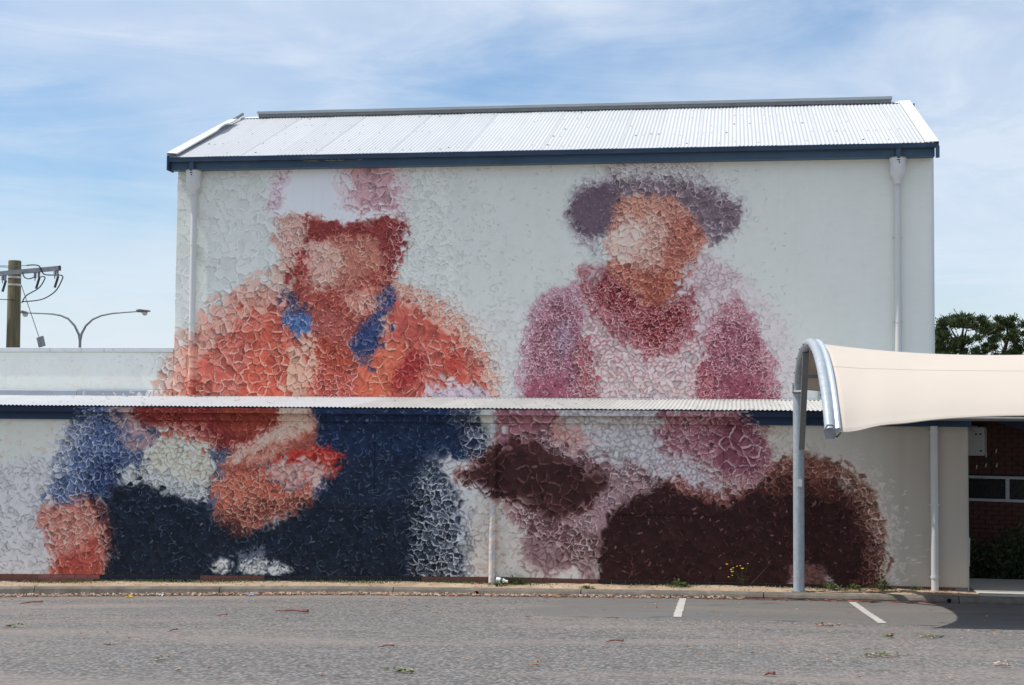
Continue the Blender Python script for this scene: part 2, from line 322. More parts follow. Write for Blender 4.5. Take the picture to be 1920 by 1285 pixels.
# ------------------------------------------------------------------ the mural: fields of paint seen as through pebbled glass
class Mural:
    # a painted wall: soft fields of colour seen through pebbled glass; every point of the wall plane gets its paint colour
    SIZES=(.100,.168,.070); P=.03
    def __init__(self, rows, bg, box, seed):
        self.rows=rows; self.bg=bg; self.box=box
        rng=np.random.default_rng(seed); self.lay=[]
        x0,x1,z0,z1=box; p=self.P
        gx,gz=np.meshgrid(np.arange(x0-.3,x1+.3,p),np.arange(z0-.3,z1+.3,p),indexing='ij')
        jx=.035*self.wob(gx,gz,11,.7)+.02*self.wob(gx,gz,37,2.); jz=.035*self.wob(gx,gz,12,3.7)+.02*self.wob(gx,gz,34,.2)
        F=self.sample(gx+jx,gz+jz); self.flat=F[...,8:10].copy()
        def blur(a,s):
            k=np.exp(-.5*(np.arange(-int(3*s)-1,int(3*s)+2)/s)**2); k/=k.sum(); h=len(k)//2
            for ax in (0,1):
                b=np.pad(a,[(h,h) if i==ax else (0,0) for i in range(a.ndim)],mode='edge'); c=np.zeros_like(a)
                for i,w in enumerate(k): c+=w*(b[i:i+a.shape[0]] if ax==0 else b[:,i:i+a.shape[1]])
                a=c
            return a
        self.C=blur(F[...,:3],.9); self.T=blur(F[...,4:7],2.2); self.E=np.maximum(blur(F[...,[3,7]],2.5),.80*blur(F[...,[3,7]],6.0))
        for k,s in enumerate(self.SIZES):
            nx=int((x1-x0)/s)+6; nz=int((z1-z0)/s)+6
            gx,gz=np.meshgrid(np.arange(nx),np.arange(nz),indexing='ij')
            j=rng.uniform(-.40,.40,(2,nx,nz))
            sx=x0+(gx-2.5+j[0]+.5*(gz%2))*s; sz=z0+(gz-2.5+j[1])*s
            r=rng.uniform(0,1,(8,nx,nz))
            self.lay.append((s,nx,nz,sx,sz,r))
    def look(self,a,x,z):
        x0,x1,z0,z1=self.box; u=np.clip((x-x0+.3)/self.P,0,a.shape[0]-1.001); v=np.clip((z-z0+.3)/self.P,0,a.shape[1]-1.001)
        i=u.astype(int); j=v.astype(int); fu=(u-i)[:,None]; fv=(v-j)[:,None]
        return (a[i,j]*(1-fu)+a[i+1,j]*fu)*(1-fv)+(a[i,j+1]*(1-fu)+a[i+1,j+1]*fu)*fv
    def sample(self,x,z):
        sh=x.shape; x=x.ravel(); z=z.ravel()
        out=np.empty((x.size,10)); out[:]=self.pack(self.bg)
        for row in self.rows:
            P=np.array(row[6]); m=(x>P[:,0].min())&(x<P[:,0].max())&(z>P[:,1].min())&(z<P[:,1].max())
            ii=np.nonzero(m)[0]
            if not ii.size: continue
            px,pz=x[ii],z[ii]; ins=np.zeros(ii.size,bool); a=P[-1]
            for b in P:
                c=(a[1]>pz)!=(b[1]>pz)
                with np.errstate(divide='ignore',invalid='ignore'):
                    ins^=c&(px<(b[0]-a[0])*(pz-a[1])/(b[1]-a[1])+a[0])
                a=b
            out[ii[ins]]=self.pack(row)
        return out.reshape(sh+(10,))
    @staticmethod
    def pack(row):
        c=np.array(row[0])/255.; c=(.93*c+.07*c.mean())*.93 if c.max()-c.min()>.08 else c; t=np.array(row[2])/255.
        return np.concatenate([c,[row[1]],t,[row[3],row[4],row[5]]])
    @staticmethod
    def wob(x,z,f,ph):
        return (np.sin(x*f+ph)*np.cos(z*f*1.13+1.7*ph)+.5*np.sin(x*f*2.3+z*f*1.9+ph*3))
    def color(self,x,z):
        shp=x.shape; x=x.ravel().astype(float); z=z.ravel().astype(float)
        wx=x+.026*self.wob(x,z,9,.3)+.0085*self.wob(x,z,27,2.1); wz=z+.026*self.wob(x,z,8,4.)+.0085*self.wob(x,z,25,.9)
        x0,x1,z0,z1=self.box; q=self.flat
        ux=wx+.06*self.wob(x,z,23,1.3); uz=wz+.06*self.wob(x,z,21,5.)
        cls=q[np.clip(((ux-x0+.3)/self.P).astype(int),0,q.shape[0]-1),np.clip(((uz-z0+.3)/self.P).astype(int),0,q.shape[1]-1)]
        ck=cls[:,0].astype(int); out=np.empty((x.size,3))
        for k,l in enumerate(self.lay):
            ii=np.nonzero(ck==k)[0]
            for i in range(0,ii.size,200000):
                jj=ii[i:i+200000]; out[jj]=self.shade(wx[jj],wz[jj],cls[jj,1],*l)
        return out.reshape(shp+(3,))
    def shade(self,x,z,fleck,s,nx,nz,sx,sz,r):
        x0,x1,z0,z1=self.box
        gz=np.floor((z-z0)/s+3).astype(int); gx=np.floor((x-x0)/s+3).astype(int)
        n=x.size; d1=np.full(n,1e9); d2=np.full(n,1e9); i1=np.zeros(n,int); i2=np.zeros(n,int)
        for a in (-2,-1,0,1,2):
            for b in (-2,-1,0,1,2):
                cx=np.clip(gx+a,0,nx-1); cz=np.clip(gz+b,0,nz-1); idx=cx*nz+cz
                d=(x-sx.flat[idx])**2+(z-sz.flat[idx])**2
                nw=d<d1; md=(~nw)&(d<d2)&(idx!=i1)
                d2=np.where(nw,d1,np.where(md,d,d2)); i2=np.where(nw,i1,np.where(md,idx,i2))
                d1=np.where(nw,d,d1); i1=np.where(nw,idx,i1)
        ax,az=sx.ravel()[i1],sz.ravel()[i1]; bx,bz=sx.ravel()[i2],sz.ravel()[i2]
        L=np.hypot(bx-ax,bz-az)+1e-6
        de=(d2-d1)/(2*L)                      # distance to the edge between the two cells
        # rounded pebbles: a soft minimum over all the neighbouring edges
        kk=19./s; acc=np.zeros(n); vx=np.zeros(n); vz=np.zeros(n)
        for a in (-2,-1,0,1,2):
            for b in (-2,-1,0,1,2):
                if abs(a)+abs(b)>3: continue
                cx=np.clip(gx+a,0,nx-1); cz=np.clip(gz+b,0,nz-1); idx=cx*nz+cz
                qx=sx.flat[idx]; qz=sz.flat[idx]; l_=np.hypot(qx-ax,qz-az); ok=l_>1e-6
                dj=((x-qx)**2+(z-qz)**2-d1)/(2*np.maximum(l_,1e-6)); wj=np.where(ok,np.exp(-kk*(dj-de)),0)
                acc+=wj; vx+=wj*(qx-ax)/np.maximum(l_,1e-6); vz+=wj*(qz-az)/np.maximum(l_,1e-6)
        de=de-np.log(np.maximum(acc,1))/kk; vl=np.hypot(vx,vz)+1e-9; dxs,dzs=vx/vl,vz/vl
        rr=r.reshape(8,-1); EK=self.look(self.E,.5*(ax+x),.5*(az+z)); e=EK[:,0]; K=np.minimum(EK[:,1]*1.25,.75)
        # each cell is a small lens: it shows the field behind it enlarged and shifted
        th=rr[1][i1]*6.283; c_,s_=np.cos(th),np.sin(th); px,pz=x-ax,z-az; mag=1.1+.9*rr[5][i1]
        sh=(.25+1.45*np.clip(e,0,1))*s
        bxs=ax+px*mag+c_*sh*rr[6][i1]; bzs=az+pz*mag+s_*sh*rr[6][i1]
        col=self.look(self.C,bxs,bzs); tint=self.look(self.T,x,z)
        t=(px*c_+pz*s_)/s; u=(-px*s_+pz*c_)/s
        v=(rr[0][i1]-.5)*K*1.25
        col=col*(1+np.minimum(v,0)*.7)[:,None]; up=np.clip(v,0,1)[:,None]*.55; col=col*(1-up)+tint*up
        # brush facets
        band=np.clip(2.*np.sin(t*(5+9*rr[2][i1])+6.283*rr[3][i1]+.9*np.sin(u*3)),-1,1)*np.where(rr[2][i1]>.35,1,.25)
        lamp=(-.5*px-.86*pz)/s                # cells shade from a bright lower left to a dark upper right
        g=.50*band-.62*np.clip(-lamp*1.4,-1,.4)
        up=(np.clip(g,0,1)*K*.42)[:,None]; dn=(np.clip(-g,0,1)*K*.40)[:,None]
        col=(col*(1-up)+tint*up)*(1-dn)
        # edge strokes: a bright lip on the lower left side, a dark one opposite
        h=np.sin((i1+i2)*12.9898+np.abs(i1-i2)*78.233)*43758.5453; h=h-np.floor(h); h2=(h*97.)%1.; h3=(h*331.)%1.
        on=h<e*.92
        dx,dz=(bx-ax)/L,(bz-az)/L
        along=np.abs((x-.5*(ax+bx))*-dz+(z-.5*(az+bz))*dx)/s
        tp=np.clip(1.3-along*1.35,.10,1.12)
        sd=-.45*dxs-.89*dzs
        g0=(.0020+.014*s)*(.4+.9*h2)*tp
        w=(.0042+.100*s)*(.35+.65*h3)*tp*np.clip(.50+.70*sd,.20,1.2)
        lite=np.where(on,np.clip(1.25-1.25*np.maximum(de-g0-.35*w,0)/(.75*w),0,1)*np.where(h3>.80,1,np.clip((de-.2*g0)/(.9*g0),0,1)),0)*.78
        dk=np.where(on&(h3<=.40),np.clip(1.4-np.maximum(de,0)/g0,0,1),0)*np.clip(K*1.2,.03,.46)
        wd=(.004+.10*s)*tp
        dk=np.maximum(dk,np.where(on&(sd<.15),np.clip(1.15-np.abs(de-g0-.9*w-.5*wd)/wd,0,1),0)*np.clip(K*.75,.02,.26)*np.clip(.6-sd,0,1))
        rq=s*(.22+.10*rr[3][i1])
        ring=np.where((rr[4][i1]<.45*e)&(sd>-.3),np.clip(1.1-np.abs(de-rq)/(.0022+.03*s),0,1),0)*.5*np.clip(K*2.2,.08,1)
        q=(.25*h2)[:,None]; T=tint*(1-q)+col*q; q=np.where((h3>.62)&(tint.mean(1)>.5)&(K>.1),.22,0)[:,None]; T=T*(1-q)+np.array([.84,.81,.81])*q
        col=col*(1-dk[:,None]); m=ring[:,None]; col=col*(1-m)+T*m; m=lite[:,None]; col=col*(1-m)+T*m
        # loose flecks on the dark fields
        fr=np.hypot(t,u*2.1); fl=np.where((rr[7][i1]<fleck)&(fr<.30),1.,0.)[:,None]*.8
        lum=(.15+.75*rr[4][i1]**2)[:,None]
        col=col*(1-fl)+np.minimum(1,(tint*.6+np.array([.30,.26,.26]))*lum)*fl
        return np.clip(col,0,1)

# rows: display tone of the shaded paint, stroke density, stroke tone, contrast, cell class, flecks, outline on the wall (x, z) in metres
UPPER = [
 ((172, 180, 183),0.5,(192, 197, 200),0.1,1,0,[(-11.88,8.29),(-8.70,8.23),(-8.65,5.25),(-10.44,4.82),(-11.23,4.39),(-11.73,3.74),(-11.80,4.39)]),
 ((172, 180, 183),0.3,(192, 197, 200),0.08,1,0,[(-12.14,4.28),(-11.23,4.39),(-11.19,2.76),(-12.10,2.75)]),
 ((176, 183, 186),0.55,(192, 192, 190),0.12,0,0,[(-6.71,8.19),(-5.73,8.17),(-5.50,6.62),(-5.27,5.24),(-4.94,4.60),(-6.02,5.03),(-6.63,5.67)]),
 ((173, 180, 183),0.16,(140, 142, 150),0.05,0,0,[(-5.73,8.17),(-4.97,8.16),(-4.43,6.71),(-4.31,5.44),(-4.04,4.81),(-4.41,4.39),(-4.94,4.60),(-5.27,5.24),(-5.50,6.62)]),
 ((173, 180, 183),0.07,(140, 142, 150),0.03,0,0,[(-4.97,8.16),(-3.27,8.13),(-3.36,6.17),(-2.94,5.85),(-3.88,5.44),(-4.31,5.44)]),
 ((173, 180, 183),0.1,(140, 142, 150),0.03,0,0,[(-0.76,8.08),(0.67,7.58),(0.77,6.65),(1.07,5.21),(1.67,4.19),(1.27,4.19),(0.26,5.21),(-0.45,6.15)]),
 ((174, 180, 184),0.5,(160, 150, 165),0.1,0,0,[(-5.16,4.60),(-3.99,5.23),(-3.97,2.82),(-4.55,2.82),(-4.67,3.97)]),
 ((172, 180, 183),0.13,(196, 160, 138),0.03,0,0,[(-15.28,4.03),(-13.87,4.04),(-12.24,3.84),(-12.23,3.38),(-15.25,2.73)]),
 ((192, 150, 140),0.85,(214, 186, 180),0.35,1,0,[(-11.53,2.76),(-11.11,4.17),(-10.22,5.04),(-9.05,5.41),(-9.13,6.99),(-6.42,6.84),(-6.68,5.46),(-5.48,4.81),(-4.61,2.82)]),
 ((190, 180, 194),0.9,(160, 134, 152),0.34,0,0,[(-9.38,7.06),(-9.25,7.59),(-8.99,8.24),(-8.54,8.23),(-8.74,7.52),(-8.85,7.00),(-9.13,6.88)]),
 ((203, 206, 216),0.05,(200, 196, 198),0.04,0,0,[(-9.06,6.96),(-8.94,7.47),(-8.68,8.23),(-7.86,8.21),(-7.79,6.90),(-8.24,6.82),(-8.68,6.92)]),
 ((192, 172, 184),0.5,(208, 196, 206),0.2,1,0,[(-7.98,8.22),(-7.41,8.21),(-7.44,6.92),(-7.93,6.86)]),
 ((178, 140, 152),0.75,(208, 180, 192),0.3,1,0,[(-7.57,8.21),(-6.69,8.19),(-6.72,6.91),(-7.13,6.85),(-7.53,6.84)]),
 ((190, 170, 180),0.85,(206, 200, 206),0.2,0,0,[(-6.77,8.19),(-6.52,7.81),(-6.42,7.49),(-6.48,6.91),(-6.72,6.89)]),
 ((206, 202, 212),0.3,(200, 196, 198),0.1,0,0,[(-8.24,7.00),(-7.13,7.00),(-6.67,6.98),(-6.64,6.87),(-7.13,6.81),(-7.74,6.73),(-8.23,6.80)]),
 ((190, 160, 152),0.75,(192, 197, 200),0.25,1,0,[(-11.70,2.76),(-11.65,3.74),(-11.17,4.55),(-10.78,4.82),(-10.34,5.31),(-9.78,5.64),(-9.00,5.85),(-8.82,5.25),(-10.21,4.39),(-11.08,2.76)]),
 ((200, 142, 132),0.9,(212, 162, 152),0.35,1,0,[(-11.53,2.76),(-11.16,4.17),(-10.66,4.72),(-10.22,5.15),(-9.66,5.42),(-8.99,5.41),(-8.87,4.82),(-9.98,4.17),(-10.85,2.76)]),
 ((186, 92, 82),0.9,(212, 162, 152),0.42,1,0,[(-11.19,2.76),(-10.82,3.85),(-10.26,4.39),(-9.99,4.82),(-9.43,5.09),(-8.99,5.14),(-8.87,4.60),(-8.53,4.28),(-8.19,3.75),(-8.17,2.79)]),
 ((180, 80, 66),0.8,(212, 162, 152),0.35,1,0,[(-9.95,2.77),(-9.64,4.39),(-9.32,4.93),(-8.98,4.93),(-8.81,4.28),(-8.84,2.78)]),
 ((204, 150, 130),0.95,(212, 162, 152),0.4,1,0,[(-8.81,4.39),(-8.31,4.52),(-8.19,4.18),(-8.34,2.78),(-8.84,2.78),(-8.91,3.74)]),
 ((178, 84, 76),0.85,(212, 162, 152),0.4,1,0,[(-6.62,5.46),(-6.13,5.28),(-5.64,4.97),(-5.21,4.55),(-4.88,4.13),(-4.67,3.71),(-4.58,2.82),(-8.17,2.79),(-8.19,3.85),(-7.53,3.96),(-6.93,4.28)]),
 ((172, 68, 62),0.9,(212, 162, 152),0.45,0,0,[(-8.33,4.23),(-7.76,4.28),(-7.48,3.86),(-7.62,2.79),(-8.34,2.78)]),
 ((188, 92, 74),0.45,(214, 150, 125),0.3,1,0,[(-7.21,4.28),(-6.45,4.39),(-6.33,3.75),(-6.86,2.80),(-7.52,2.79),(-7.42,3.75)]),
 ((176, 82, 76),0.35,(212, 150, 130),0.3,1,0,[(-6.62,5.24),(-6.02,5.08),(-5.58,4.60),(-5.69,4.28),(-6.45,4.39),(-6.72,4.82)]),
 ((150, 46, 50),0.6,(200, 110, 100),0.4,0,0,[(-6.39,4.18),(-6.12,4.23),(-6.04,3.86),(-6.22,3.59),(-6.56,3.35),(-6.73,3.45),(-6.68,3.81)]),
 ((168, 62, 56),0.5,(205, 120, 105),0.35,0,0,[(-5.63,4.23),(-5.26,3.97),(-5.34,3.70),(-5.63,3.76)]),
 ((206, 150, 138),0.95,(205, 198, 198),0.4,0,0,[(-6.73,5.72),(-6.13,5.40),(-5.64,5.08),(-5.26,4.81),(-4.89,4.34),(-4.56,3.76),(-4.48,2.82),(-4.66,2.81),(-4.88,3.86),(-5.26,4.39),(-5.80,4.81),(-6.29,5.08),(-6.65,5.35)]),
 ((180, 178, 180),0.8,(205, 170, 165),0.2,0,0,[(-6.30,5.56),(-5.48,5.24),(-4.89,4.81),(-4.51,4.18),(-4.34,2.82),(-4.48,2.82),(-4.61,3.86),(-4.99,4.44),(-5.59,5.08)]),
 ((176, 168, 184),0.6,(150, 130, 145),0.25,0,0,[(-6.02,2.80),(-5.92,3.63),(-5.68,3.46),(-5.14,3.55),(-4.77,3.46),(-4.45,2.82)]),
 ((160, 92, 84),0.8,(205, 150, 135),0.32,0,0,[(-9.11,6.96),(-8.68,7.00),(-7.79,6.75),(-6.67,6.89),(-6.39,6.68),(-6.43,6.31),(-6.63,5.88),(-6.73,5.46),(-7.11,5.24),(-7.21,4.71),(-7.65,4.39),(-8.20,4.23),(-8.48,4.60),(-8.82,5.25),(-8.66,5.68),(-9.00,5.95),(-9.14,6.44)]),
 ((188, 146, 140),0.95,(214, 186, 180),0.3,0,0,[(-9.11,6.93),(-8.73,7.00),(-8.50,6.65),(-8.54,6.24),(-8.71,5.84),(-9.00,5.95),(-9.14,6.44)]),
 ((122, 52, 54),0.6,(165, 80, 72),0.26,0,0,[(-8.57,6.89),(-7.79,6.77),(-6.67,6.89),(-6.60,6.61),(-6.71,6.15),(-6.81,5.88),(-6.99,6.21),(-7.24,6.48),(-7.79,6.56),(-8.17,6.43),(-8.39,6.38),(-8.52,6.55)]),
 ((128, 50, 54),0.9,(205, 170, 175),0.45,0,0,[(-6.82,6.80),(-6.59,6.87),(-6.39,6.65),(-6.42,6.36),(-6.60,5.99),(-6.70,5.56),(-6.85,5.67),(-6.80,6.31)]),
 ((196, 150, 142),0.7,(214, 186, 180),0.3,0,0,[(-8.51,6.35),(-8.10,6.43),(-7.78,6.21),(-7.65,5.84),(-7.99,5.52),(-8.30,5.41),(-8.57,5.74)]),
 ((168, 104, 94),0.7,(205, 155, 135),0.3,0,0,[(-7.79,6.54),(-7.13,6.47),(-6.93,6.10),(-7.06,5.67),(-7.53,5.57),(-7.78,5.89)]),
 ((132, 54, 54),0.8,(190, 110, 100),0.3,0,0,[(-8.71,6.20),(-8.42,6.13),(-8.44,5.79),(-8.59,5.57),(-8.82,5.41),(-8.75,5.90)]),
 ((146, 66, 60),0.8,(195, 120, 108),0.32,0,0,[(-8.96,5.38),(-8.66,5.52),(-8.21,5.41),(-7.72,5.38),(-7.12,5.83),(-6.79,5.56),(-7.06,5.24),(-7.19,4.71),(-7.63,4.39),(-8.20,4.26),(-8.42,4.60),(-8.63,4.93)]),
 ((188, 124, 112),0.85,(214, 186, 180),0.3,0,0,[(-7.72,5.30),(-7.22,5.51),(-7.05,5.24),(-7.22,4.92),(-7.60,4.90)]),
 ((150, 74, 70),0.8,(190, 130, 122),0.3,0,0,[(-8.32,5.03),(-7.65,4.87),(-7.65,4.39),(-8.14,4.28),(-8.37,4.60)]),
 ((60, 62, 92),0.7,(170, 120, 120),0.3,0,0,[(-9.01,5.40),(-8.83,5.47),(-8.54,5.09),(-8.43,4.93),(-8.67,4.82),(-8.96,5.04)]),
 ((62, 92, 150),0.8,(140, 160, 195),0.4,0,0,[(-8.98,4.98),(-8.65,4.93),(-8.36,4.82),(-8.38,4.54),(-8.64,4.45),(-8.91,4.63)]),
 ((38, 54, 100),0.7,(110, 110, 140),0.4,0,0,[(-6.77,5.56),(-6.62,5.40),(-6.72,5.01),(-6.93,4.75),(-6.93,4.39),(-6.97,4.23),(-7.21,4.09),(-7.44,4.01),(-7.53,4.13),(-7.58,4.43),(-7.43,4.75),(-7.15,4.84),(-6.91,5.24)]),
 ((78, 62, 86),0.7,(190, 140, 130),0.4,0,0,[(-7.53,4.13),(-7.10,4.18),(-7.12,3.92),(-7.44,3.83)]),
 ((150, 60, 50),0.8,(200, 130, 110),0.4,0,0,[(-8.31,4.39),(-7.65,4.39),(-7.44,3.86),(-7.75,3.75),(-8.19,3.85)]),
 ((166, 166, 174),0.85,(192, 194, 202),0.25,0,0,[(-2.63,7.48),(-2.34,8.11),(-0.76,8.08),(-0.45,7.50),(0.16,7.18),(0.26,6.86),(-0.30,7.18),(-1.28,7.46),(-2.32,7.48)]),
 ((140, 136, 148),0.9,(196, 196, 202),0.35,0,0,[(-3.28,6.91),(-3.16,7.33),(-2.84,7.54),(-2.32,7.63),(-2.32,7.42),(-3.05,7.20),(-3.05,6.59),(-2.52,6.22),(-2.63,6.04),(-2.99,6.33),(-3.24,6.65)]),
 ((86, 74, 88),0.25,(130, 115, 128),0.14,2,0,[(-3.18,6.91),(-3.07,7.29),(-2.76,7.43),(-2.40,7.49),(-2.21,7.34),(-2.21,6.98),(-2.36,6.65),(-2.56,6.40),(-2.75,6.42),(-3.05,6.64)]),
 ((104, 93, 106),0.8,(172, 158, 170),0.3,0,0,[(-2.42,7.48),(-2.21,7.61),(-1.28,7.55),(-0.56,7.40),(-0.10,7.16),(0.24,6.89),(0.08,6.58),(-0.23,6.33),(-0.45,6.29),(-0.62,6.67),(-0.86,7.02),(-1.38,7.24),(-2.21,7.30)]),
 ((97, 87, 97),0.5,(150, 135, 150),0.25,0,0,[(-1.07,7.40),(-0.45,7.29),(0.01,6.99),(0.06,6.76),(-0.25,6.66),(-0.66,6.93)]),
 ((176, 170, 178),0.75,(150, 100, 115),0.2,0,0,[(-1.27,6.05),(-0.56,6.15),(0.26,5.62),(0.66,5.21),(1.17,4.39),(1.26,2.86),(0.66,2.86),(-0.76,4.29),(-1.37,5.01)]),
 ((176, 174, 180),0.5,(165, 160, 170),0.12,0,0,[(0.26,5.62),(0.66,5.21),(1.17,4.39),(1.26,2.86),(0.96,2.86),(0.56,4.39),(0.06,5.11)]),
 ((184, 178, 184),0.95,(150, 70, 85),0.3,0,0,[(-3.25,5.44),(-2.73,5.85),(-1.99,4.81),(-0.76,4.80),(-0.35,4.29),(-0.55,2.85),(-2.92,2.83),(-2.83,4.39)]),
 ((184, 176, 182),0.9,(166, 108, 116),0.32,0,0,[(-2.72,3.87),(-1.58,3.77),(-0.55,3.88),(-0.55,2.85),(-2.77,2.83)]),
 ((172, 128, 150),0.9,(196, 186, 196),0.35,2,0,[(-4.27,2.82),(-4.17,3.87),(-4.04,4.60),(-3.88,5.18),(-3.46,5.49),(-2.99,5.44),(-2.83,4.81),(-3.04,4.60),(-3.88,4.39)]),
 ((140, 84, 106),0.85,(208, 180, 192),0.45,2,0.3,[(-4.02,2.82),(-3.98,3.97),(-3.88,4.60),(-3.67,5.07),(-3.25,5.28),(-2.99,5.07),(-2.91,4.39),(-2.97,2.83)]),
 ((138, 102, 126),0.8,(190, 180, 196),0.35,2,0.2,[(-3.51,4.70),(-3.25,4.86),(-3.06,4.60),(-3.09,4.13),(-3.40,4.08)]),
 ((140, 76, 98),0.4,(200, 150, 165),0.25,2,0.3,[(-4.23,2.82),(-4.03,3.64),(-3.24,3.71),(-3.03,2.83)]),
 ((148, 78, 92),0.9,(208, 184, 188),0.5,2,0,[(-3.12,4.29),(-2.93,4.49),(-2.70,4.29),(-2.63,2.83),(-2.94,2.83)]),
 ((168, 110, 128),0.9,(200, 185, 192),0.4,2,0,[(-0.55,4.70),(-0.04,5.21),(0.31,4.95),(0.61,4.39),(0.81,3.88),(0.96,2.86),(-0.65,2.85),(-0.50,3.88)]),
 ((134, 72, 92),0.85,(206, 172, 184),0.45,2,0.3,[(-0.40,4.39),(-0.10,4.80),(0.26,4.70),(0.51,4.19),(0.66,3.78),(0.81,2.86),(-0.60,2.85),(-0.50,3.88)]),
 ((142, 64, 80),0.8,(206, 176, 182),0.45,2,0.2,[(-0.76,2.85),(-0.67,3.87),(-0.40,3.98),(-0.30,2.85)]),
 ((128, 64, 84),0.3,(190, 140, 155),0.25,2,0.3,[(-0.35,2.85),(-0.09,3.77),(0.36,3.72),(0.76,2.86)]),
 ((152, 84, 96),0.9,(204, 172, 178),0.5,2,0,[(-2.99,5.91),(-2.31,5.82),(-1.79,5.38),(-1.32,5.06),(-0.66,5.47),(-0.71,4.70),(-1.08,4.18),(-1.58,4.02),(-2.01,4.31),(-2.43,4.76),(-2.91,5.17)]),
 ((112, 34, 42),0.95,(204, 158, 164),0.6,2,0,[(-2.75,5.79),(-2.31,5.72),(-1.94,5.38),(-1.38,5.06),(-0.86,5.27),(-0.92,4.80),(-1.22,4.39),(-1.56,4.27),(-1.89,4.49),(-2.20,4.89),(-2.62,5.12)]),
 ((172, 150, 158),0.9,(130, 40, 55),0.35,0,0,[(-2.92,5.85),(-2.52,5.90),(-2.41,5.64),(-2.73,5.43)]),
 ((172, 112, 104),0.9,(208, 165, 150),0.4,0,0,[(-2.21,7.26),(-1.38,7.24),(-0.86,7.02),(-0.62,6.67),(-0.49,6.30),(-0.72,6.02),(-0.94,5.61),(-1.19,5.22),(-1.53,5.06),(-1.83,5.22),(-2.12,5.62),(-2.33,5.93),(-2.48,6.25),(-2.40,6.63)]),
 ((212, 180, 174),0.7,(212, 186, 182),0.22,1,0,[(-2.44,6.42),(-2.21,6.69),(-1.90,6.87),(-1.57,6.72),(-1.52,6.41),(-1.74,6.16),(-2.02,5.93),(-2.31,5.98)]),
 ((178, 122, 112),0.9,(210, 165, 145),0.4,0,0,[(-2.19,7.21),(-1.38,7.22),(-1.42,6.83),(-2.00,6.81)]),
 ((192, 144, 136),0.85,(212, 182, 174),0.35,0,0,[(-1.85,6.89),(-1.28,6.80),(-1.21,6.31),(-1.50,5.79),(-2.00,5.83),(-1.67,6.24)]),
 ((152, 88, 82),0.85,(204, 140, 120),0.4,0,0,[(-1.15,6.93),(-0.64,6.63),(-0.62,6.36),(-1.03,5.82),(-1.33,5.37),(-1.46,5.84),(-1.22,6.36)]),
 ((148, 80, 70),0.8,(200, 135, 110),0.35,0,0,[(-2.08,5.64),(-1.48,5.79),(-0.99,5.61),(-1.31,5.09),(-1.62,5.10)]),
 ((158, 88, 80),0.95,(206, 150, 135),0.45,0,0,[(-2.40,6.06),(-2.00,5.93),(-1.79,5.64),(-2.10,5.48),(-2.41,5.75)]),
]
UPPER_BG = ((172, 180, 183), 0.0, (140, 142, 150), 0.02, 0, 0)
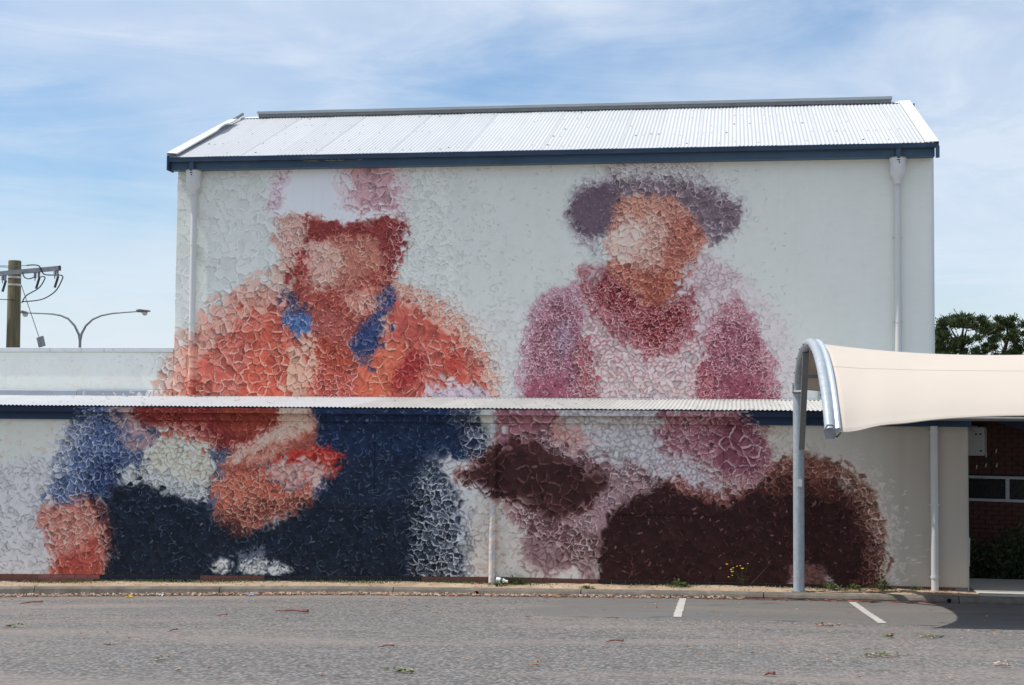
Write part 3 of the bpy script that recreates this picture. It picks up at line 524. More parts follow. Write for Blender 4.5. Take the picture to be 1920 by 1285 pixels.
LOWER = [
 ((168, 170, 176),0.55,(145, 147, 156),0.24,0,0,[(-13.86,2.15),(-12.39,2.36),(-12.09,2.66),(-12.06,1.39),(-12.31,-0.76),(-13.78,-0.80)]),
 ((174, 172, 168),0.25,(190, 190, 188),0.08,0,0,[(-13.88,2.74),(-12.82,2.75),(-12.09,2.85),(-12.08,2.27),(-13.85,1.85)]),
 ((176, 178, 178),0.8,(150, 160, 175),0.15,0,0,[(-12.55,2.16),(-12.30,2.66),(-11.89,2.95),(-11.68,2.86),(-12.08,2.07),(-12.42,1.38)]),
 ((174, 177, 180),0.18,(140, 142, 150),0.05,0,0,[(-4.79,2.25),(-4.13,2.73),(-3.83,1.24),(-3.44,-0.52),(-4.86,-0.55)]),
 ((170, 168, 166),0.5,(145, 120, 115),0.15,0,0,[(-4.50,1.50),(-4.02,1.42),(-3.36,1.01),(-2.88,-0.50),(-4.38,-0.54),(-4.63,0.85)]),
 ((168, 166, 163),0.5,(150, 125, 115),0.12,0,0,[(0.14,2.86),(0.95,2.86),(1.49,2.41),(2.20,2.11),(2.55,1.62),(2.81,0.90),(2.80,-0.34),(2.45,-0.35),(0.59,2.04)]),
 ((168, 169, 169),0.14,(130, 122, 118),0.05,0,0,[(0.95,2.86),(1.49,2.69),(2.37,2.33),(2.90,1.71),(3.15,0.64),(2.89,-0.34),(2.71,-0.35),(2.55,1.62),(2.02,2.15),(1.31,2.32)]),
 ((60, 70, 96),0.6,(150, 160, 175),0.35,0,0,[(-12.09,2.66),(-11.28,3.30),(-7.34,3.32),(-4.42,3.34),(-4.36,2.26),(-5.08,1.97),(-5.65,1.49),(-6.91,1.47),(-9.29,1.14),(-11.33,1.30)]),
 ((150, 120, 124),0.85,(190, 170, 172),0.4,0,0,[(-4.60,1.88),(-4.03,2.45),(-4.04,3.34),(0.50,3.36),(0.68,2.04),(0.23,1.58),(-2.24,1.03),(-2.42,0.15),(-3.45,0.69)]),
 ((66, 84, 124),0.95,(165, 178, 200),0.45,0,0,[(-12.21,2.41),(-12.04,2.71),(-11.64,3.30),(-11.33,3.30),(-11.12,2.67),(-10.99,2.36),(-10.72,2.26),(-10.83,1.99),(-11.04,1.84),(-11.21,1.57),(-11.37,1.35),(-11.85,1.29),(-12.47,1.26),(-12.54,1.43),(-12.43,1.77),(-12.33,2.11)]),
 ((120, 132, 160),0.95,(190, 196, 204),0.45,0,0,[(-12.27,2.31),(-11.99,2.71),(-11.78,2.66),(-12.03,2.17),(-12.22,1.68),(-12.51,1.33),(-12.54,1.43),(-12.43,1.77)]),
 ((34, 48, 82),0.8,(120, 138, 175),0.4,0,0,[(-11.58,2.08),(-11.20,2.32),(-10.94,2.26),(-10.94,1.99),(-11.18,1.64),(-11.38,1.35),(-11.75,1.31)]),
 ((56, 74, 116),0.9,(150, 165, 195),0.45,0,0,[(-11.64,3.30),(-11.33,3.30),(-11.14,2.67),(-11.20,2.37),(-11.46,2.32),(-11.67,2.66)]),
 ((150, 126, 134),0.75,(186, 168, 172),0.25,1,0,[(-11.32,3.30),(-10.84,3.30),(-10.71,2.75),(-10.41,2.40),(-10.31,2.19),(-10.61,2.22),(-10.99,2.32),(-11.09,2.57)]),
 ((118, 44, 44),0.45,(185, 100, 90),0.35,0,0,[(-10.88,3.30),(-7.73,3.32),(-7.97,2.74),(-8.46,2.42),(-9.01,2.24),(-9.37,2.39),(-9.63,2.68),(-10.13,2.67),(-10.49,2.67),(-10.70,2.77)]),
 ((126, 54, 46),0.4,(185, 95, 75),0.3,0,0,[(-9.33,3.31),(-7.73,3.32),(-8.22,2.69),(-8.81,2.44),(-9.12,2.59)]),
 ((168, 90, 84),0.9,(205, 185, 178),0.45,0,0,[(-10.44,2.69),(-10.03,2.72),(-9.52,2.68),(-9.30,2.39),(-9.36,2.20),(-9.82,2.39),(-10.23,2.50)]),
 ((186, 184, 174),0.95,(140, 135, 125),0.3,0,0,[(-10.33,2.56),(-9.82,2.46),(-9.42,2.31),(-9.27,2.06),(-9.38,1.72),(-9.50,1.47),(-9.91,1.56),(-10.32,1.75),(-10.71,1.80),(-10.77,1.97),(-10.53,2.19)]),
 ((150, 156, 158),0.95,(215, 218, 212),0.5,0,0,[(-11.09,1.89),(-10.71,2.04),(-10.32,1.85),(-9.81,1.71),(-9.42,1.67),(-9.38,1.35),(-9.80,1.37),(-10.31,1.53),(-10.78,1.65),(-11.08,1.64)]),
 ((60, 78, 112),0.9,(150, 160, 175),0.45,0,0,[(-11.06,2.16),(-10.72,2.30),(-10.53,2.19),(-10.71,1.89),(-10.98,1.79)]),
 ((20, 27, 38),0.24,(66, 80, 104),0.3,0,0.2,[(-11.41,-0.73),(-11.43,1.20),(-11.33,1.40),(-11.07,1.64),(-10.72,1.65),(-10.31,1.53),(-9.80,1.33),(-9.38,1.28),(-9.09,0.91),(-8.63,0.75),(-8.24,0.92),(-7.80,1.15),(-7.31,1.41),(-6.96,1.89),(-6.92,2.15),(-5.56,2.05),(-5.59,1.49),(-5.63,-0.58)]),
 ((28, 42, 72),0.28,(75, 100, 145),0.25,0,0.1,[(-7.43,3.32),(-4.90,3.33),(-4.89,2.72),(-5.76,2.57),(-6.93,2.56),(-7.40,2.41)]),
 ((24, 36, 62),0.4,(70, 92, 135),0.3,0,0.12,[(-7.41,2.70),(-6.34,2.71),(-4.89,2.81),(-4.41,2.72),(-4.30,2.35),(-4.60,2.16),(-5.18,2.25),(-5.75,2.05),(-6.92,2.13),(-7.40,2.27)]),
 ((24, 34, 54),0.45,(70, 85, 105),0.25,0,0.1,[(-6.92,2.15),(-6.34,2.23),(-5.37,2.15),(-5.08,1.97),(-5.46,1.49),(-6.33,1.29),(-6.91,1.37),(-7.31,1.41)]),
 ((38, 50, 66),0.85,(150, 165, 180),0.5,0,0,[(-5.46,2.10),(-5.13,2.06),(-4.96,1.73),(-5.36,1.63),(-5.51,1.77)]),
 ((38, 50, 70),0.97,(204, 210, 216),0.75,0,0,[(-5.58,1.72),(-5.36,1.87),(-4.96,1.73),(-4.80,1.41),(-4.70,0.99),(-4.66,0.47),(-4.76,-0.55),(-5.34,-0.57),(-5.45,0.83),(-5.60,1.39)]),
 ((22, 31, 46),0.9,(176, 186, 196),0.6,0,0,[(-5.55,1.49),(-5.36,1.49),(-5.24,0.98),(-5.14,0.46),(-5.05,-0.56),(-5.64,-0.58),(-5.64,1.02)]),
 ((172, 176, 182),0.9,(48, 60, 84),0.55,0,0,[(-4.96,1.64),(-4.77,1.55),(-4.59,1.13),(-4.53,0.48),(-4.59,-0.55),(-4.80,-0.55),(-4.70,0.57),(-4.78,1.22)]),
 ((32, 42, 66),0.95,(196, 202, 210),0.65,0,0,[(-4.78,2.82),(-4.42,2.87),(-4.24,2.49),(-4.28,2.18),(-4.50,2.05),(-4.71,2.20)]),
 ((186, 184, 186),0.7,(110, 105, 115),0.2,0,0,[(-5.16,2.13),(-4.89,2.19),(-4.60,2.08),(-4.73,1.88),(-4.81,1.64),(-5.00,1.78)]),
 ((190, 196, 198),0.6,(40, 50, 70),0.3,0,0,[(-9.29,0.16),(-9.13,0.28),(-8.97,0.23),(-9.02,0.07),(-9.27,0.03)]),
 ((190, 196, 200),0.75,(24, 34, 50),0.4,2,0,[(-8.75,0.23),(-8.48,0.35),(-8.18,0.23),(-7.78,0.16),(-7.83,0.06),(-8.77,0.04)]),
 ((92, 104, 122),0.7,(24, 34, 50),0.4,2,0,[(-8.88,0.38),(-8.43,0.54),(-8.28,0.40),(-8.77,0.21)]),
 ((190, 128, 114),0.45,(214, 186, 180),0.3,2,0,[(-7.88,3.32),(-7.41,3.32),(-7.38,2.36),(-7.71,2.24),(-8.31,2.06),(-8.60,1.88),(-8.90,1.80),(-9.19,1.91),(-9.06,2.18),(-8.61,2.42),(-8.12,2.74)]),
 ((206, 160, 148),0.45,(216, 190, 182),0.25,2,0,[(-7.93,3.32),(-7.47,3.32),(-7.44,2.65),(-7.92,2.52),(-8.51,2.23),(-8.91,2.05),(-9.01,2.15),(-8.51,2.44),(-8.12,2.74)]),
 ((140, 72, 62),0.3,(180, 120, 108),0.22,2,0,[(-9.16,1.93),(-8.61,2.19),(-7.72,2.49),(-7.41,2.70),(-7.38,2.34),(-7.86,2.22),(-8.50,1.90),(-8.90,1.80)]),
 ((192, 134, 120),0.4,(212, 180, 170),0.25,2,0,[(-8.76,2.03),(-8.21,2.26),(-7.86,2.33),(-8.31,2.10),(-8.62,1.90)]),
 ((166, 42, 38),0.7,(205, 100, 90),0.4,0,0,[(-8.31,2.04),(-7.86,2.25),(-7.42,2.35),(-6.93,2.25),(-6.86,2.11),(-7.00,1.94),(-7.21,1.77),(-7.31,1.94),(-7.71,2.10)]),
 ((196, 168, 164),0.9,(180, 70, 60),0.4,0,0,[(-8.35,1.94),(-8.01,2.10),(-7.42,2.14),(-7.08,2.05),(-7.19,1.80),(-7.39,1.65),(-7.71,1.66),(-8.10,1.69),(-8.32,1.78)]),
 ((176, 84, 66),0.95,(208, 160, 148),0.45,0,0,[(-9.30,1.77),(-8.90,1.82),(-8.31,1.92),(-8.20,1.66),(-7.70,1.61),(-7.41,1.63),(-7.45,1.46),(-7.70,1.31),(-8.10,1.35),(-8.69,1.25),(-9.24,1.24),(-9.34,1.48)]),
 ((118, 62, 54),0.95,(196, 140, 124),0.5,0,0,[(-9.31,1.24),(-8.69,1.30),(-8.10,1.40),(-7.39,1.51),(-7.42,1.32),(-7.85,1.15),(-8.29,0.92),(-8.63,0.73),(-8.89,0.91),(-9.27,1.05)]),
 ((60, 38, 40),0.8,(150, 105, 95),0.4,0,0,[(-9.29,1.09),(-8.89,0.91),(-8.63,0.73),(-8.83,0.71),(-9.19,0.90)]),
 ((172, 104, 94),0.9,(206, 168, 160),0.4,0,0,[(-12.59,1.18),(-12.37,1.28),(-11.85,1.29),(-11.47,1.15),(-11.36,0.86),(-11.29,0.33),(-11.39,-0.73),(-12.19,-0.76),(-12.36,0.11),(-12.43,0.50),(-12.64,0.71),(-12.71,0.84)]),
 ((152, 66, 58),0.6,(190, 120, 108),0.3,0,0,[(-12.19,-0.76),(-12.24,0.21),(-11.83,0.42),(-11.52,0.71),(-11.41,0.33),(-11.43,-0.74)]),
 ((74, 44, 46),0.9,(160, 120, 115),0.45,0,0,[(-11.95,1.39),(-11.49,1.35),(-11.27,0.96),(-11.16,0.43),(-11.33,0.28),(-11.40,0.81),(-11.59,1.15)]),
 ((142, 92, 106),0.85,(200, 172, 182),0.3,1,0,[(-4.13,3.34),(-3.00,3.34),(-3.03,2.74),(-3.18,2.57),(-3.65,2.59),(-4.08,2.43)]),
 ((176, 174, 178),0.9,(112, 110, 126),0.25,0,0,[(-3.03,3.34),(-0.68,3.36),(-0.68,2.76),(-1.13,2.11),(-1.32,1.92),(-1.96,2.08),(-2.90,2.46),(-3.13,2.64)]),
 ((186, 160, 160),0.9,(170, 80, 75),0.35,0,0,[(-3.18,2.74),(-2.81,2.79),(-2.43,2.46),(-2.71,2.32),(-3.09,2.50)]),
 ((140, 88, 102),0.9,(190, 166, 176),0.42,0,0,[(-1.23,2.98),(0.05,3.36),(0.41,2.77),(0.59,2.49),(0.66,2.11),(0.32,1.85),(-0.04,1.80),(-0.40,2.12),(-1.04,2.25),(-1.27,2.48)]),
 ((112, 62, 78),0.75,(198, 160, 172),0.3,1,0,[(-0.36,2.85),(0.05,2.95),(0.41,2.63),(0.56,2.22),(0.23,1.94),(-0.22,1.94),(-0.36,2.30)]),
 ((182, 176, 184),0.9,(120, 90, 105),0.32,2,0,[(-1.36,2.24),(-0.77,2.20),(-0.27,1.89),(-0.22,1.62),(-0.49,1.55),(-0.86,1.75),(-1.32,1.88)]),
 ((110, 60, 58),0.9,(190, 150, 150),0.45,0,0,[(-1.22,1.88),(-0.77,1.79),(-0.31,1.57),(0.23,1.72),(0.59,1.90),(0.86,2.04),(0.86,1.86),(0.23,1.53),(-0.40,1.43),(-1.04,1.65)]),
 ((154, 106, 102),0.9,(200, 170, 165),0.4,0,0,[(-4.90,1.89),(-4.65,2.08),(-4.36,2.26),(-3.98,2.49),(-4.03,2.26),(-4.60,1.92),(-4.50,1.65),(-4.69,1.74)]),
 ((112, 84, 92),0.95,(200, 182, 184),0.5,0,0,[(-3.42,2.62),(-3.09,2.49),(-2.80,2.32),(-2.34,2.20),(-1.78,2.12),(-1.22,1.92),(-1.32,1.69),(-1.64,1.78),(-2.24,1.91),(-2.99,2.13),(-3.37,2.41)]),
 ((62, 36, 38),0.7,(122, 88, 86),0.24,1,0.06,[(-4.77,1.82),(-4.41,2.14),(-4.01,2.43),(-3.60,2.56),(-3.32,2.50),(-3.13,2.29),(-2.61,2.07),(-2.15,1.93),(-2.05,1.77),(-2.33,1.40),(-2.75,1.12),(-3.08,1.11),(-3.45,1.29),(-3.97,1.47),(-4.36,1.55)]),
 ((50, 29, 31),0.55,(104, 72, 70),0.18,1,0.06,[(-4.36,2.02),(-3.84,2.26),(-3.18,2.13),(-2.52,1.91),(-2.33,1.68),(-2.70,1.35),(-3.17,1.43),(-3.83,1.56),(-4.31,1.65)]),
 ((140, 110, 118),0.8,(190, 170, 176),0.3,0,0,[(-2.26,1.59),(-2.06,1.84),(-1.59,1.78),(-1.63,1.55),(-2.05,1.31),(-2.19,1.03),(-2.42,0.80),(-2.79,0.88),(-2.89,1.02),(-2.56,1.17)]),
 ((96, 66, 72),0.95,(196, 176, 178),0.5,0,0,[(-3.76,1.38),(-3.36,1.24),(-2.98,1.07),(-2.42,0.89),(-2.26,1.03),(-2.28,0.62),(-2.40,0.34),(-2.89,0.42),(-3.36,0.69),(-3.59,1.01)]),
 ((150, 128, 134),0.9,(90, 56, 64),0.45,0,0,[(-3.59,0.78),(-3.07,0.69),(-2.89,0.42),(-2.37,0.34),(-2.29,-0.48),(-3.35,0.15),(-3.68,0.45)]),
 ((186, 184, 186),0.35,(120, 80, 90),0.2,0,0,[(-3.07,0.23),(-2.70,0.33),(-2.29,-0.48),(-2.29,-0.48),(-3.16,-0.51)]),
 ((38, 23, 25),0.15,(92, 56, 52),0.26,0,0.24,[(-2.32,-0.49),(-2.29,0.53),(-2.19,1.03),(-1.96,1.41),(-1.55,1.60),(-1.13,1.79),(-0.67,1.52),(-0.13,1.44),(0.32,1.63),(0.86,1.91),(1.40,1.91),(1.84,1.74),(2.12,1.43),(2.30,0.98),(2.41,0.45),(2.45,-0.35)]),
 ((108, 68, 62),0.9,(170, 130, 120),0.42,0,0,[(0.46,1.99),(0.77,2.21),(1.13,2.32),(1.53,2.25),(1.98,2.06),(2.02,1.88),(1.66,1.83),(1.13,1.96),(0.68,1.81)]),
 ((66, 38, 36),0.8,(130, 88, 78),0.35,0,0,[(0.41,1.76),(0.86,1.95),(1.49,1.87),(1.93,1.65),(2.02,1.43),(1.49,1.55),(0.95,1.64),(0.50,1.58)]),
 ((112, 78, 72),0.95,(190, 170, 160),0.48,0,0,[(1.67,2.22),(2.02,2.09),(2.37,1.66),(2.51,1.17),(2.61,0.63),(2.61,-0.35),(2.43,-0.35),(2.42,0.63),(2.28,1.12),(2.05,1.56),(1.84,1.83)]),
 ((60, 36, 34),0.9,(150, 110, 100),0.4,2,0,[(1.91,1.70),(2.12,1.52),(2.33,0.98),(2.45,0.45),(2.47,-0.35),(2.10,-0.36),(2.21,0.53),(2.12,1.07)]),
 ((188, 182, 190),0.6,(46, 28, 30),0.35,2,0,[(0.81,-0.40),(1.04,0.33),(1.66,0.25),(1.64,-0.38),(0.86,-0.40)]),
 ((110, 80, 78),0.6,(38, 24, 26),0.4,2,0,[(0.86,0.39),(1.48,0.43),(1.79,-0.37),(1.57,-0.38),(0.95,0.28)]),
]
LOWER_BG = ((168, 170, 171), 0.0, (140, 142, 150), 0.02, 0, 0)
WIN1 = (-8.258, -6.306, 1.240, 2.624)
WIN2 = (-2.096, -0.156, 1.227, 2.634)

PAINT_E = (.497, .543, .618); PAINT_L = (.415, .45, .51)    # the tones were read off the shaded walls: divide their light out
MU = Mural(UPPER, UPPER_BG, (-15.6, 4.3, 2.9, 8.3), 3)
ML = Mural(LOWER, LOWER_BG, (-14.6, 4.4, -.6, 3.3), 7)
def albedo(c, e=None): return np.clip(lin(c * 255.) / np.array(PAINT_E if e is None else e), 0, .90)
def painted_grid(name, xs, ys0, zlo, zhi, nz, mural, parent, depth=.012, colour=None, m='mural'):
    """a wall skin at y = ys0, real returns to the wall behind it, one paint colour per point"""
    xs = np.asarray(xs); nx = len(xs); t = np.linspace(0, 1, nz)
    X = np.repeat(xs[:, None], nz, 1); lo = zlo(xs) if callable(zlo) else np.full(nx, zlo); hi = np.full(nx, zhi)
    Z = lo[:, None] + (hi - lo)[:, None] * t[None]; Yg = np.full_like(X, ys0)
    c = albedo(mural.color(X, Z)) if colour is None else colour(X, Z)
    v = np.stack([X, Yg, Z], -1).reshape(-1, 3)
    i, j = np.meshgrid(np.arange(nx-1), np.arange(nz-1), indexing='ij'); a = (i*nz+j).ravel()
    f = np.stack([a, a+nz, a+nz+1, a+1], -1)
    per = list(range(0, nx*nz, nz)) + list(range((nx-1)*nz+1, nx*nz)) + list(range((nx-1)*nz-1, 0, -nz)) + list(range(nz-2, 0, -1))
    per = np.array(per); bv = v[per] + np.array([0, depth, 0]); b0 = len(v); k = np.arange(len(per)); kn = (k+1) % len(per)
    f2 = np.stack([per[k], b0+k, b0+kn, per[kn]], -1)
    v = np.concatenate([v, bv]); f = np.concatenate([f, f2]); cc = np.concatenate([c.reshape(-1, 3), c.reshape(-1, 3)[per]])
    me = bpy.data.meshes.new(name); me.vertices.add(len(v)); me.vertices.foreach_set('co', v.ravel().astype(np.float32))
    me.loops.add(len(f)*4); me.loops.foreach_set('vertex_index', f.ravel().astype(np.int32))
    me.polygons.add(len(f)); me.polygons.foreach_set('loop_start', (np.arange(len(f))*4).astype(np.int32)); me.update(calc_edges=True)
    at = me.color_attributes.new('paint', 'FLOAT_COLOR', 'POINT'); at.data.foreach_set('color', np.concatenate([cc, np.ones((len(cc), 1))], 1).ravel().astype(np.float32))
    return link(name, me, M[m], parent)
def painted_pipe(name, x, y, z0, z1, r, parent, colour):
    n = 14; zs = np.arange(z0, z1 + .001, .025); v = []; f = []
    for z in zs:
        for k in range(n): v.append((x + r*math.cos(6.28318*k/n), y + r*math.sin(6.28318*k/n), z))
    for i in range(len(zs)-1):
        for k in range(n): f.append((i*n+k, i*n+(k+1) % n, (i+1)*n+(k+1) % n, (i+1)*n+k))
    f += [tuple(range(n))[::-1], tuple(range((len(zs)-1)*n, len(zs)*n))]
    me = bpy.data.meshes.new(name); me.from_pydata(v, [], f); me.update(); me.polygons.foreach_set('use_smooth', [len(p) == 4 for p in f])
    va = np.array(v); c = colour(va[:, 0], va[:, 2])
    at = me.color_attributes.new('paint', 'FLOAT_COLOR', 'POINT'); at.data.foreach_set('color', np.concatenate([c, np.ones((len(c), 1))], 1).ravel().astype(np.float32))
    return link(name, me, M['mural'], parent)

# ------------------------------------------------------------------ tall building
XL, XR = -11.265, 3.765
HALL = tag(empty('hall_building', (-3.75, Y2, 0)), 'tall pale hall with a white corrugated gable roof, two painted figures on its wall', 'building')
zw0, zw1 = 3.05, 7.92
b = MB(); b.box(XL, XR, Y2 + .012, 37.2, -.3, zw1)
YR, ZR, YE, ZE = 32.50, 9.80, 28.14, 8.10                # ridge and front eave of the roof
sl = (ZR - ZE) / (YR - YE)
for x in (XL, XR - .2): b.prism([(Y2 + .02, zw1), (36.9, zw1), (YR, ZR - .12)], x, x + .2)
b.build('wall', M['wallpaint'], HALL)
fine = np.arange(XL, 1.95, .0120); xs = np.concatenate([fine, np.linspace(2.0, XR, 16)])
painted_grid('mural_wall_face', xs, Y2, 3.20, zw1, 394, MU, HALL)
# corrugated sheets, ten ribs wide, each a separate sheet lapped on the next
def corrugated(length, ribs=10, pitch=.0762, amp=.009, name='roof_sheet'):
    xs = [k * pitch / 6 for k in range(ribs * 6 + 1)]; v = []; f = []
    for x in xs:
        z = amp * math.sin(6.28318 * x / pitch); v += [(x, 0, z), (x, length, z)]
    for k in range(len(xs) - 1): f.append((2*k, 2*k+2, 2*k+3, 2*k+1))
    me = bpy.data.meshes.new(name); me.from_pydata(v, [], f); me.update(); me.polygons.foreach_set('use_smooth', [True]*len(f)); return me
slope = math.atan(sl); rl = math.hypot(YR - YE, ZR - ZE)
me = corrugated(rl - .05); me.materials.append(M['roof'])
back = corrugated(rl - .05, 10, name='back_sheet'); back.materials.append(M['roof'])
n = 0; x = XL - .06
while x < XR + .03:
    wdt = .762
    o = link('roof_sheet', me if x + .762 < XR + .05 else corrugated(rl - .05, int((XR + .05 - x) / .0762)), M['roof'], HALL)
    o.location = Vector((x, YE, ZE + .006 * (n % 2))) - Vector(HALL.location); o.rotation_euler.x = slope
    o2 = link('back_roof_sheet', back, M['roof'], HALL); o2.location = Vector((x, 2*YR - YE, ZE + .003 * (n % 2))) - Vector(HALL.location); o2.rotation_euler = (math.pi - slope, 0, 0)
    o2.rotation_euler = (slope, 0, math.pi); o2.location.x += .762
    x += wdt; n += 1
# screws along the battens, small and many
b = MB(); random.seed(3)
for q in range(5):
    t = .08 + q * .21
    for k in range(98):
        if random.random() < .72: continue
        xx = XL + .02 + k * .1524 + random.uniform(-.01, .01); yy = YE + (YR - YE) * (t + random.uniform(-.03, .03)); zz = ZE + (yy - YE) * sl + .012
        s = random.choice((.006, .007, .008, .008, .016))
        b.box(xx - s, xx + s, yy - s, yy + s, zz - .004, zz + .008)
tag(b.build('roof_screws', M['galv_dark'], HALL), kind='stuff')
b = MB()                                                  # white ridge flashing resting on the rib crests
b.add([(XL-.05, YR-.14, ZR-.035), (XR-.1, YR-.14, ZR-.035), (XR-.1, YR, ZR+.025), (XL-.05, YR, ZR+.025), (XL-.05, YR+.14, ZR-.035), (XR-.1, YR+.14, ZR-.035)], [(0,1,2,3), (3,2,5,4)])
b.build('ridge_flashing', M['white_flash'], HALL)
b = MB(); b.box(XL - .02, XR, YR - .11, YR + .11, ZR - .3, ZR - .055); b.build('ridge_purlin', M['black'], HALL)
b = MB(); x0, x1 = -10.875, 3.41                          # raised ridge ventilator
b.prism([(YR-.185, ZR+.050), (YR-.19, ZR+.108), (YR-.15, ZR+.122), (YR+.15, ZR+.122), (YR+.19, ZR+.108), (YR+.185, ZR+.050)], x0, x1)
rv = b.build('ridge_ventilator', M['cap'], HALL)
b = MB(); b.box(x0 + .02, x1 - .02, YR - .14, YR + .14, ZR - .02, ZR + .051); o = b.build('throat', M['galv_dark'], rv); o.location = (0, 0, 0)
# barge flashings: the left one lifted and buckled, the right one lying flat
def slope_pt(x, t, up): return (x, YE + (YR - YE) * t - up * math.sin(slope), ZE + (ZR - ZE) * t + up * math.cos(slope))
b = MB(); v = []; f = []; ks = 15
for k in range(ks):
    t = -.005 + .83 * k / (ks - 1); bend = .055 * math.exp(-((t - .62) / .05) ** 2)
    for xx, up in ((XL - .075, -.10), (XL - .075, .105), (XL + .13, .085 + .05 * t + bend), (XL + .135, .06 + .05 * t + bend)): v.append(slope_pt(xx, t, up))
for k in range(ks-1):
    for q in range(3): f.append((k*4+q, k*4+q+1, k*4+5+q, k*4+4+q))
b.add(v, f); b.build('barge_flashing', M['white_flash'], HALL)
b = MB(); b.tube([slope_pt(XL - .02, .80, .06), slope_pt(XL - .02, 1.005, .09)], .035, 8); b.build('barge_tube', M['galv_dark'], HALL)
b = MB(); v = [slope_pt(XR - .20, -.01, .028), slope_pt(XR + .045, -.01, .035), slope_pt(XR + .045, 1.02, .035), slope_pt(XR - .20, 1.02, .028), slope_pt(XR + .05, -.01, -.12), slope_pt(XR + .05, 1.02, -.12)]
b.add(v, [(0,1,2,3), (1,4,5,2)]); b.build('barge_flashing', M['white_flash'], HALL)
b = MB(); b.box(XR - .005, XR + .06, YE - .02, YE + .05, ZE - .28, ZE - .06); b.build('gutter_end_plate', M['blue2'], HALL)
# gutter, fascia
b = MB(); b.prism([(YE - .005, ZE - .02), (YE - .012, ZE + .002), (YE - .030, ZE - .005), (YE - .020, ZE - .075), (YE - .005, ZE - .088), (YE + .10, ZE - .085), (YE + .10, ZE - .03), (YE + .09, ZE - .03), (YE + .09, ZE - .078), (YE + .0, ZE - .078)], XL - .05, XR + .005)
gut = b.build('gutter', M['blue'], HALL)
b = MB(); b.box(XL - .045, XR - .01, YE + .115, YE + .34, ZE - .235, ZE - .045); b.build('fascia', M['blue2'], HALL)
b = MB(); b.box(XL, XR - .02, YE + .33, Y2 - .004, zw1 - .05, zw1 - .028); b.build('cover_strip', M['rust'], HALL)
b = MB(); b.box(XL - .085, XL - .052, YE - .02, YE + .30, ZE - .26, ZE + .03); b.build('gutter_end_plate', M['blue'], HALL)
random.seed(8)
b = MB()                                                  # twigs caught behind the gutter
for k in range(14):
    xx = random.uniform(-8.6, -7.3); yy = YE + .11; zz = ZE - .10; b.tube([(xx, yy - .02, zz), (xx + random.uniform(-.14, .14), yy - .05, zz + random.uniform(-.03, .02))], .006, 4)
tag(b.build('nest_twigs', M['drygrass'], HALL), kind='stuff')
plainpipe = lambda x, z: np.tile(np.array([[.63, .635, .62]]), (len(x), 1))
def headcol(x, z):
    c = albedo(MU.color(x, z)); k = np.clip((4.75 - z) / .5, 0, 1)[:, None]; return plainpipe(x, z) * (1 - k) + c * k
for px, zb_, col in ((-10.855, 3.30, headcol), (3.085, 3.28, plainpipe)):
    yp = Y2 - .10
    sp = MB(); sp.tube([(px, YE + .07, ZE - .07), (px, YE + .08, ZE - .24), (px, YE + .10, ZE - .30)], .058, 12); sp.build('gutter_spout', M['blue2'], HALL, True)
    h = MB(); h.lathe([(.001, -.03), (.135, -.03), (.142, .0), (.160, -.003), (.162, -.052), (.148, -.060), (.146, -.30), (.136, -.335), (.070, -.43), (.066, -.50), (.001, -.50)], (px, Y2 - .165, 7.862), 28)
    hd = h.build('rain_head', M['pipe'], HALL, True)
    r = MB(); r.lathe([(.141, .002), (.1615, -.0015), (.1635, -.020), (.162, -.022)], (px, Y2 - .165, 7.862), 28); r.build('rusty_rim', M['rust'], hd).location = (0, 0, 0)
    r = MB(); r.tube([(px + .01, Y2 - .165 - .152, 7.862 - .11), (px + .01, Y2 - .165 - .13, 7.862 - .11)], .014, 8); r.build('overflow_hole', M['black'], hd).location = (0, 0, 0)
    dp = painted_pipe('downpipe', px, yp, zb_, 7.48, .062, HALL, col)
    for zc in (6.35, 4.75):
        r = MB(); r.lathe([(.064, -.012), (.069, -.012), (.069, .012), (.064, .012)], (px, yp, zc), 14); r.box(px - .09, px + .09, yp + .07, yp + .09, zc - .012, zc + .012)
        r.build('pipe_clip', M['pipe'], dp).location = (0, 0, 0)
b = MB(); b.box(1.6, XR + .002, Y2 - .05, Y2 - .002, 3.18, 3.47); b.build('base_flashing', M['flash'], HALL)

# ------------------------------------------------------------------ parapet to the left of the hall
PAR = tag(empty('parapet_wall', (-16, Y2, 0)), 'low pale parapet wall with a flat coping, left of the tall hall', 'wall')
b = MB(); b.box(-24, XL - .004, Y2 + .03, Y2 + .24, -.3, 4.16); b.build('wall', M['wallpaint'], PAR)
painted_grid('painted_face', np.concatenate([np.linspace(-24, -15.3, 20), np.arange(-15.2, XL - .006, .0155)]), Y2 + .016, 3.20, 4.165, 62, MU, PAR)
for a, c in ((-24, -21.3), (-21.3, -18.6), (-18.6, -15.9), (-15.9, -13.94), (-13.94, -13.26), (-13.26, -12.76), (-12.76, XL - .006)):
    b = MB(); b.box(a + .004, c - .004, Y2 - .022, Y2 + .28, 4.168, 4.255); b.build('coping_length', M['coping'], PAR, bevel=.006)
for a, c in ((-24, -18), (-18, -13.32), (-13.32, XL - .01)):
    b = MB(); b.prism([(Y2 - .002, 3.39), (Y2 - .05, 3.37), (Y2 - .06, 3.20), (Y2 + .01, 3.20), (Y2 + .01, 3.39)], a + .003, c - .003)
    if c < -13: b.build('base_flashing', M['flash'], PAR)
def fcol(X, Z):
    c = albedo(MU.color(X, Z)); g = np.array([.34, .37, .42]); isbg = (np.abs(c - albedo(np.array([[172, 180, 183]]) / 255.)).sum(-1) < .16)[..., None]
    return np.where(isbg, g, c)
painted_grid('base_flashing', np.arange(-13.31, XL - .012, .0155), Y2 - .055, 3.20, 3.385, 13, MU, PAR, .05, fcol)

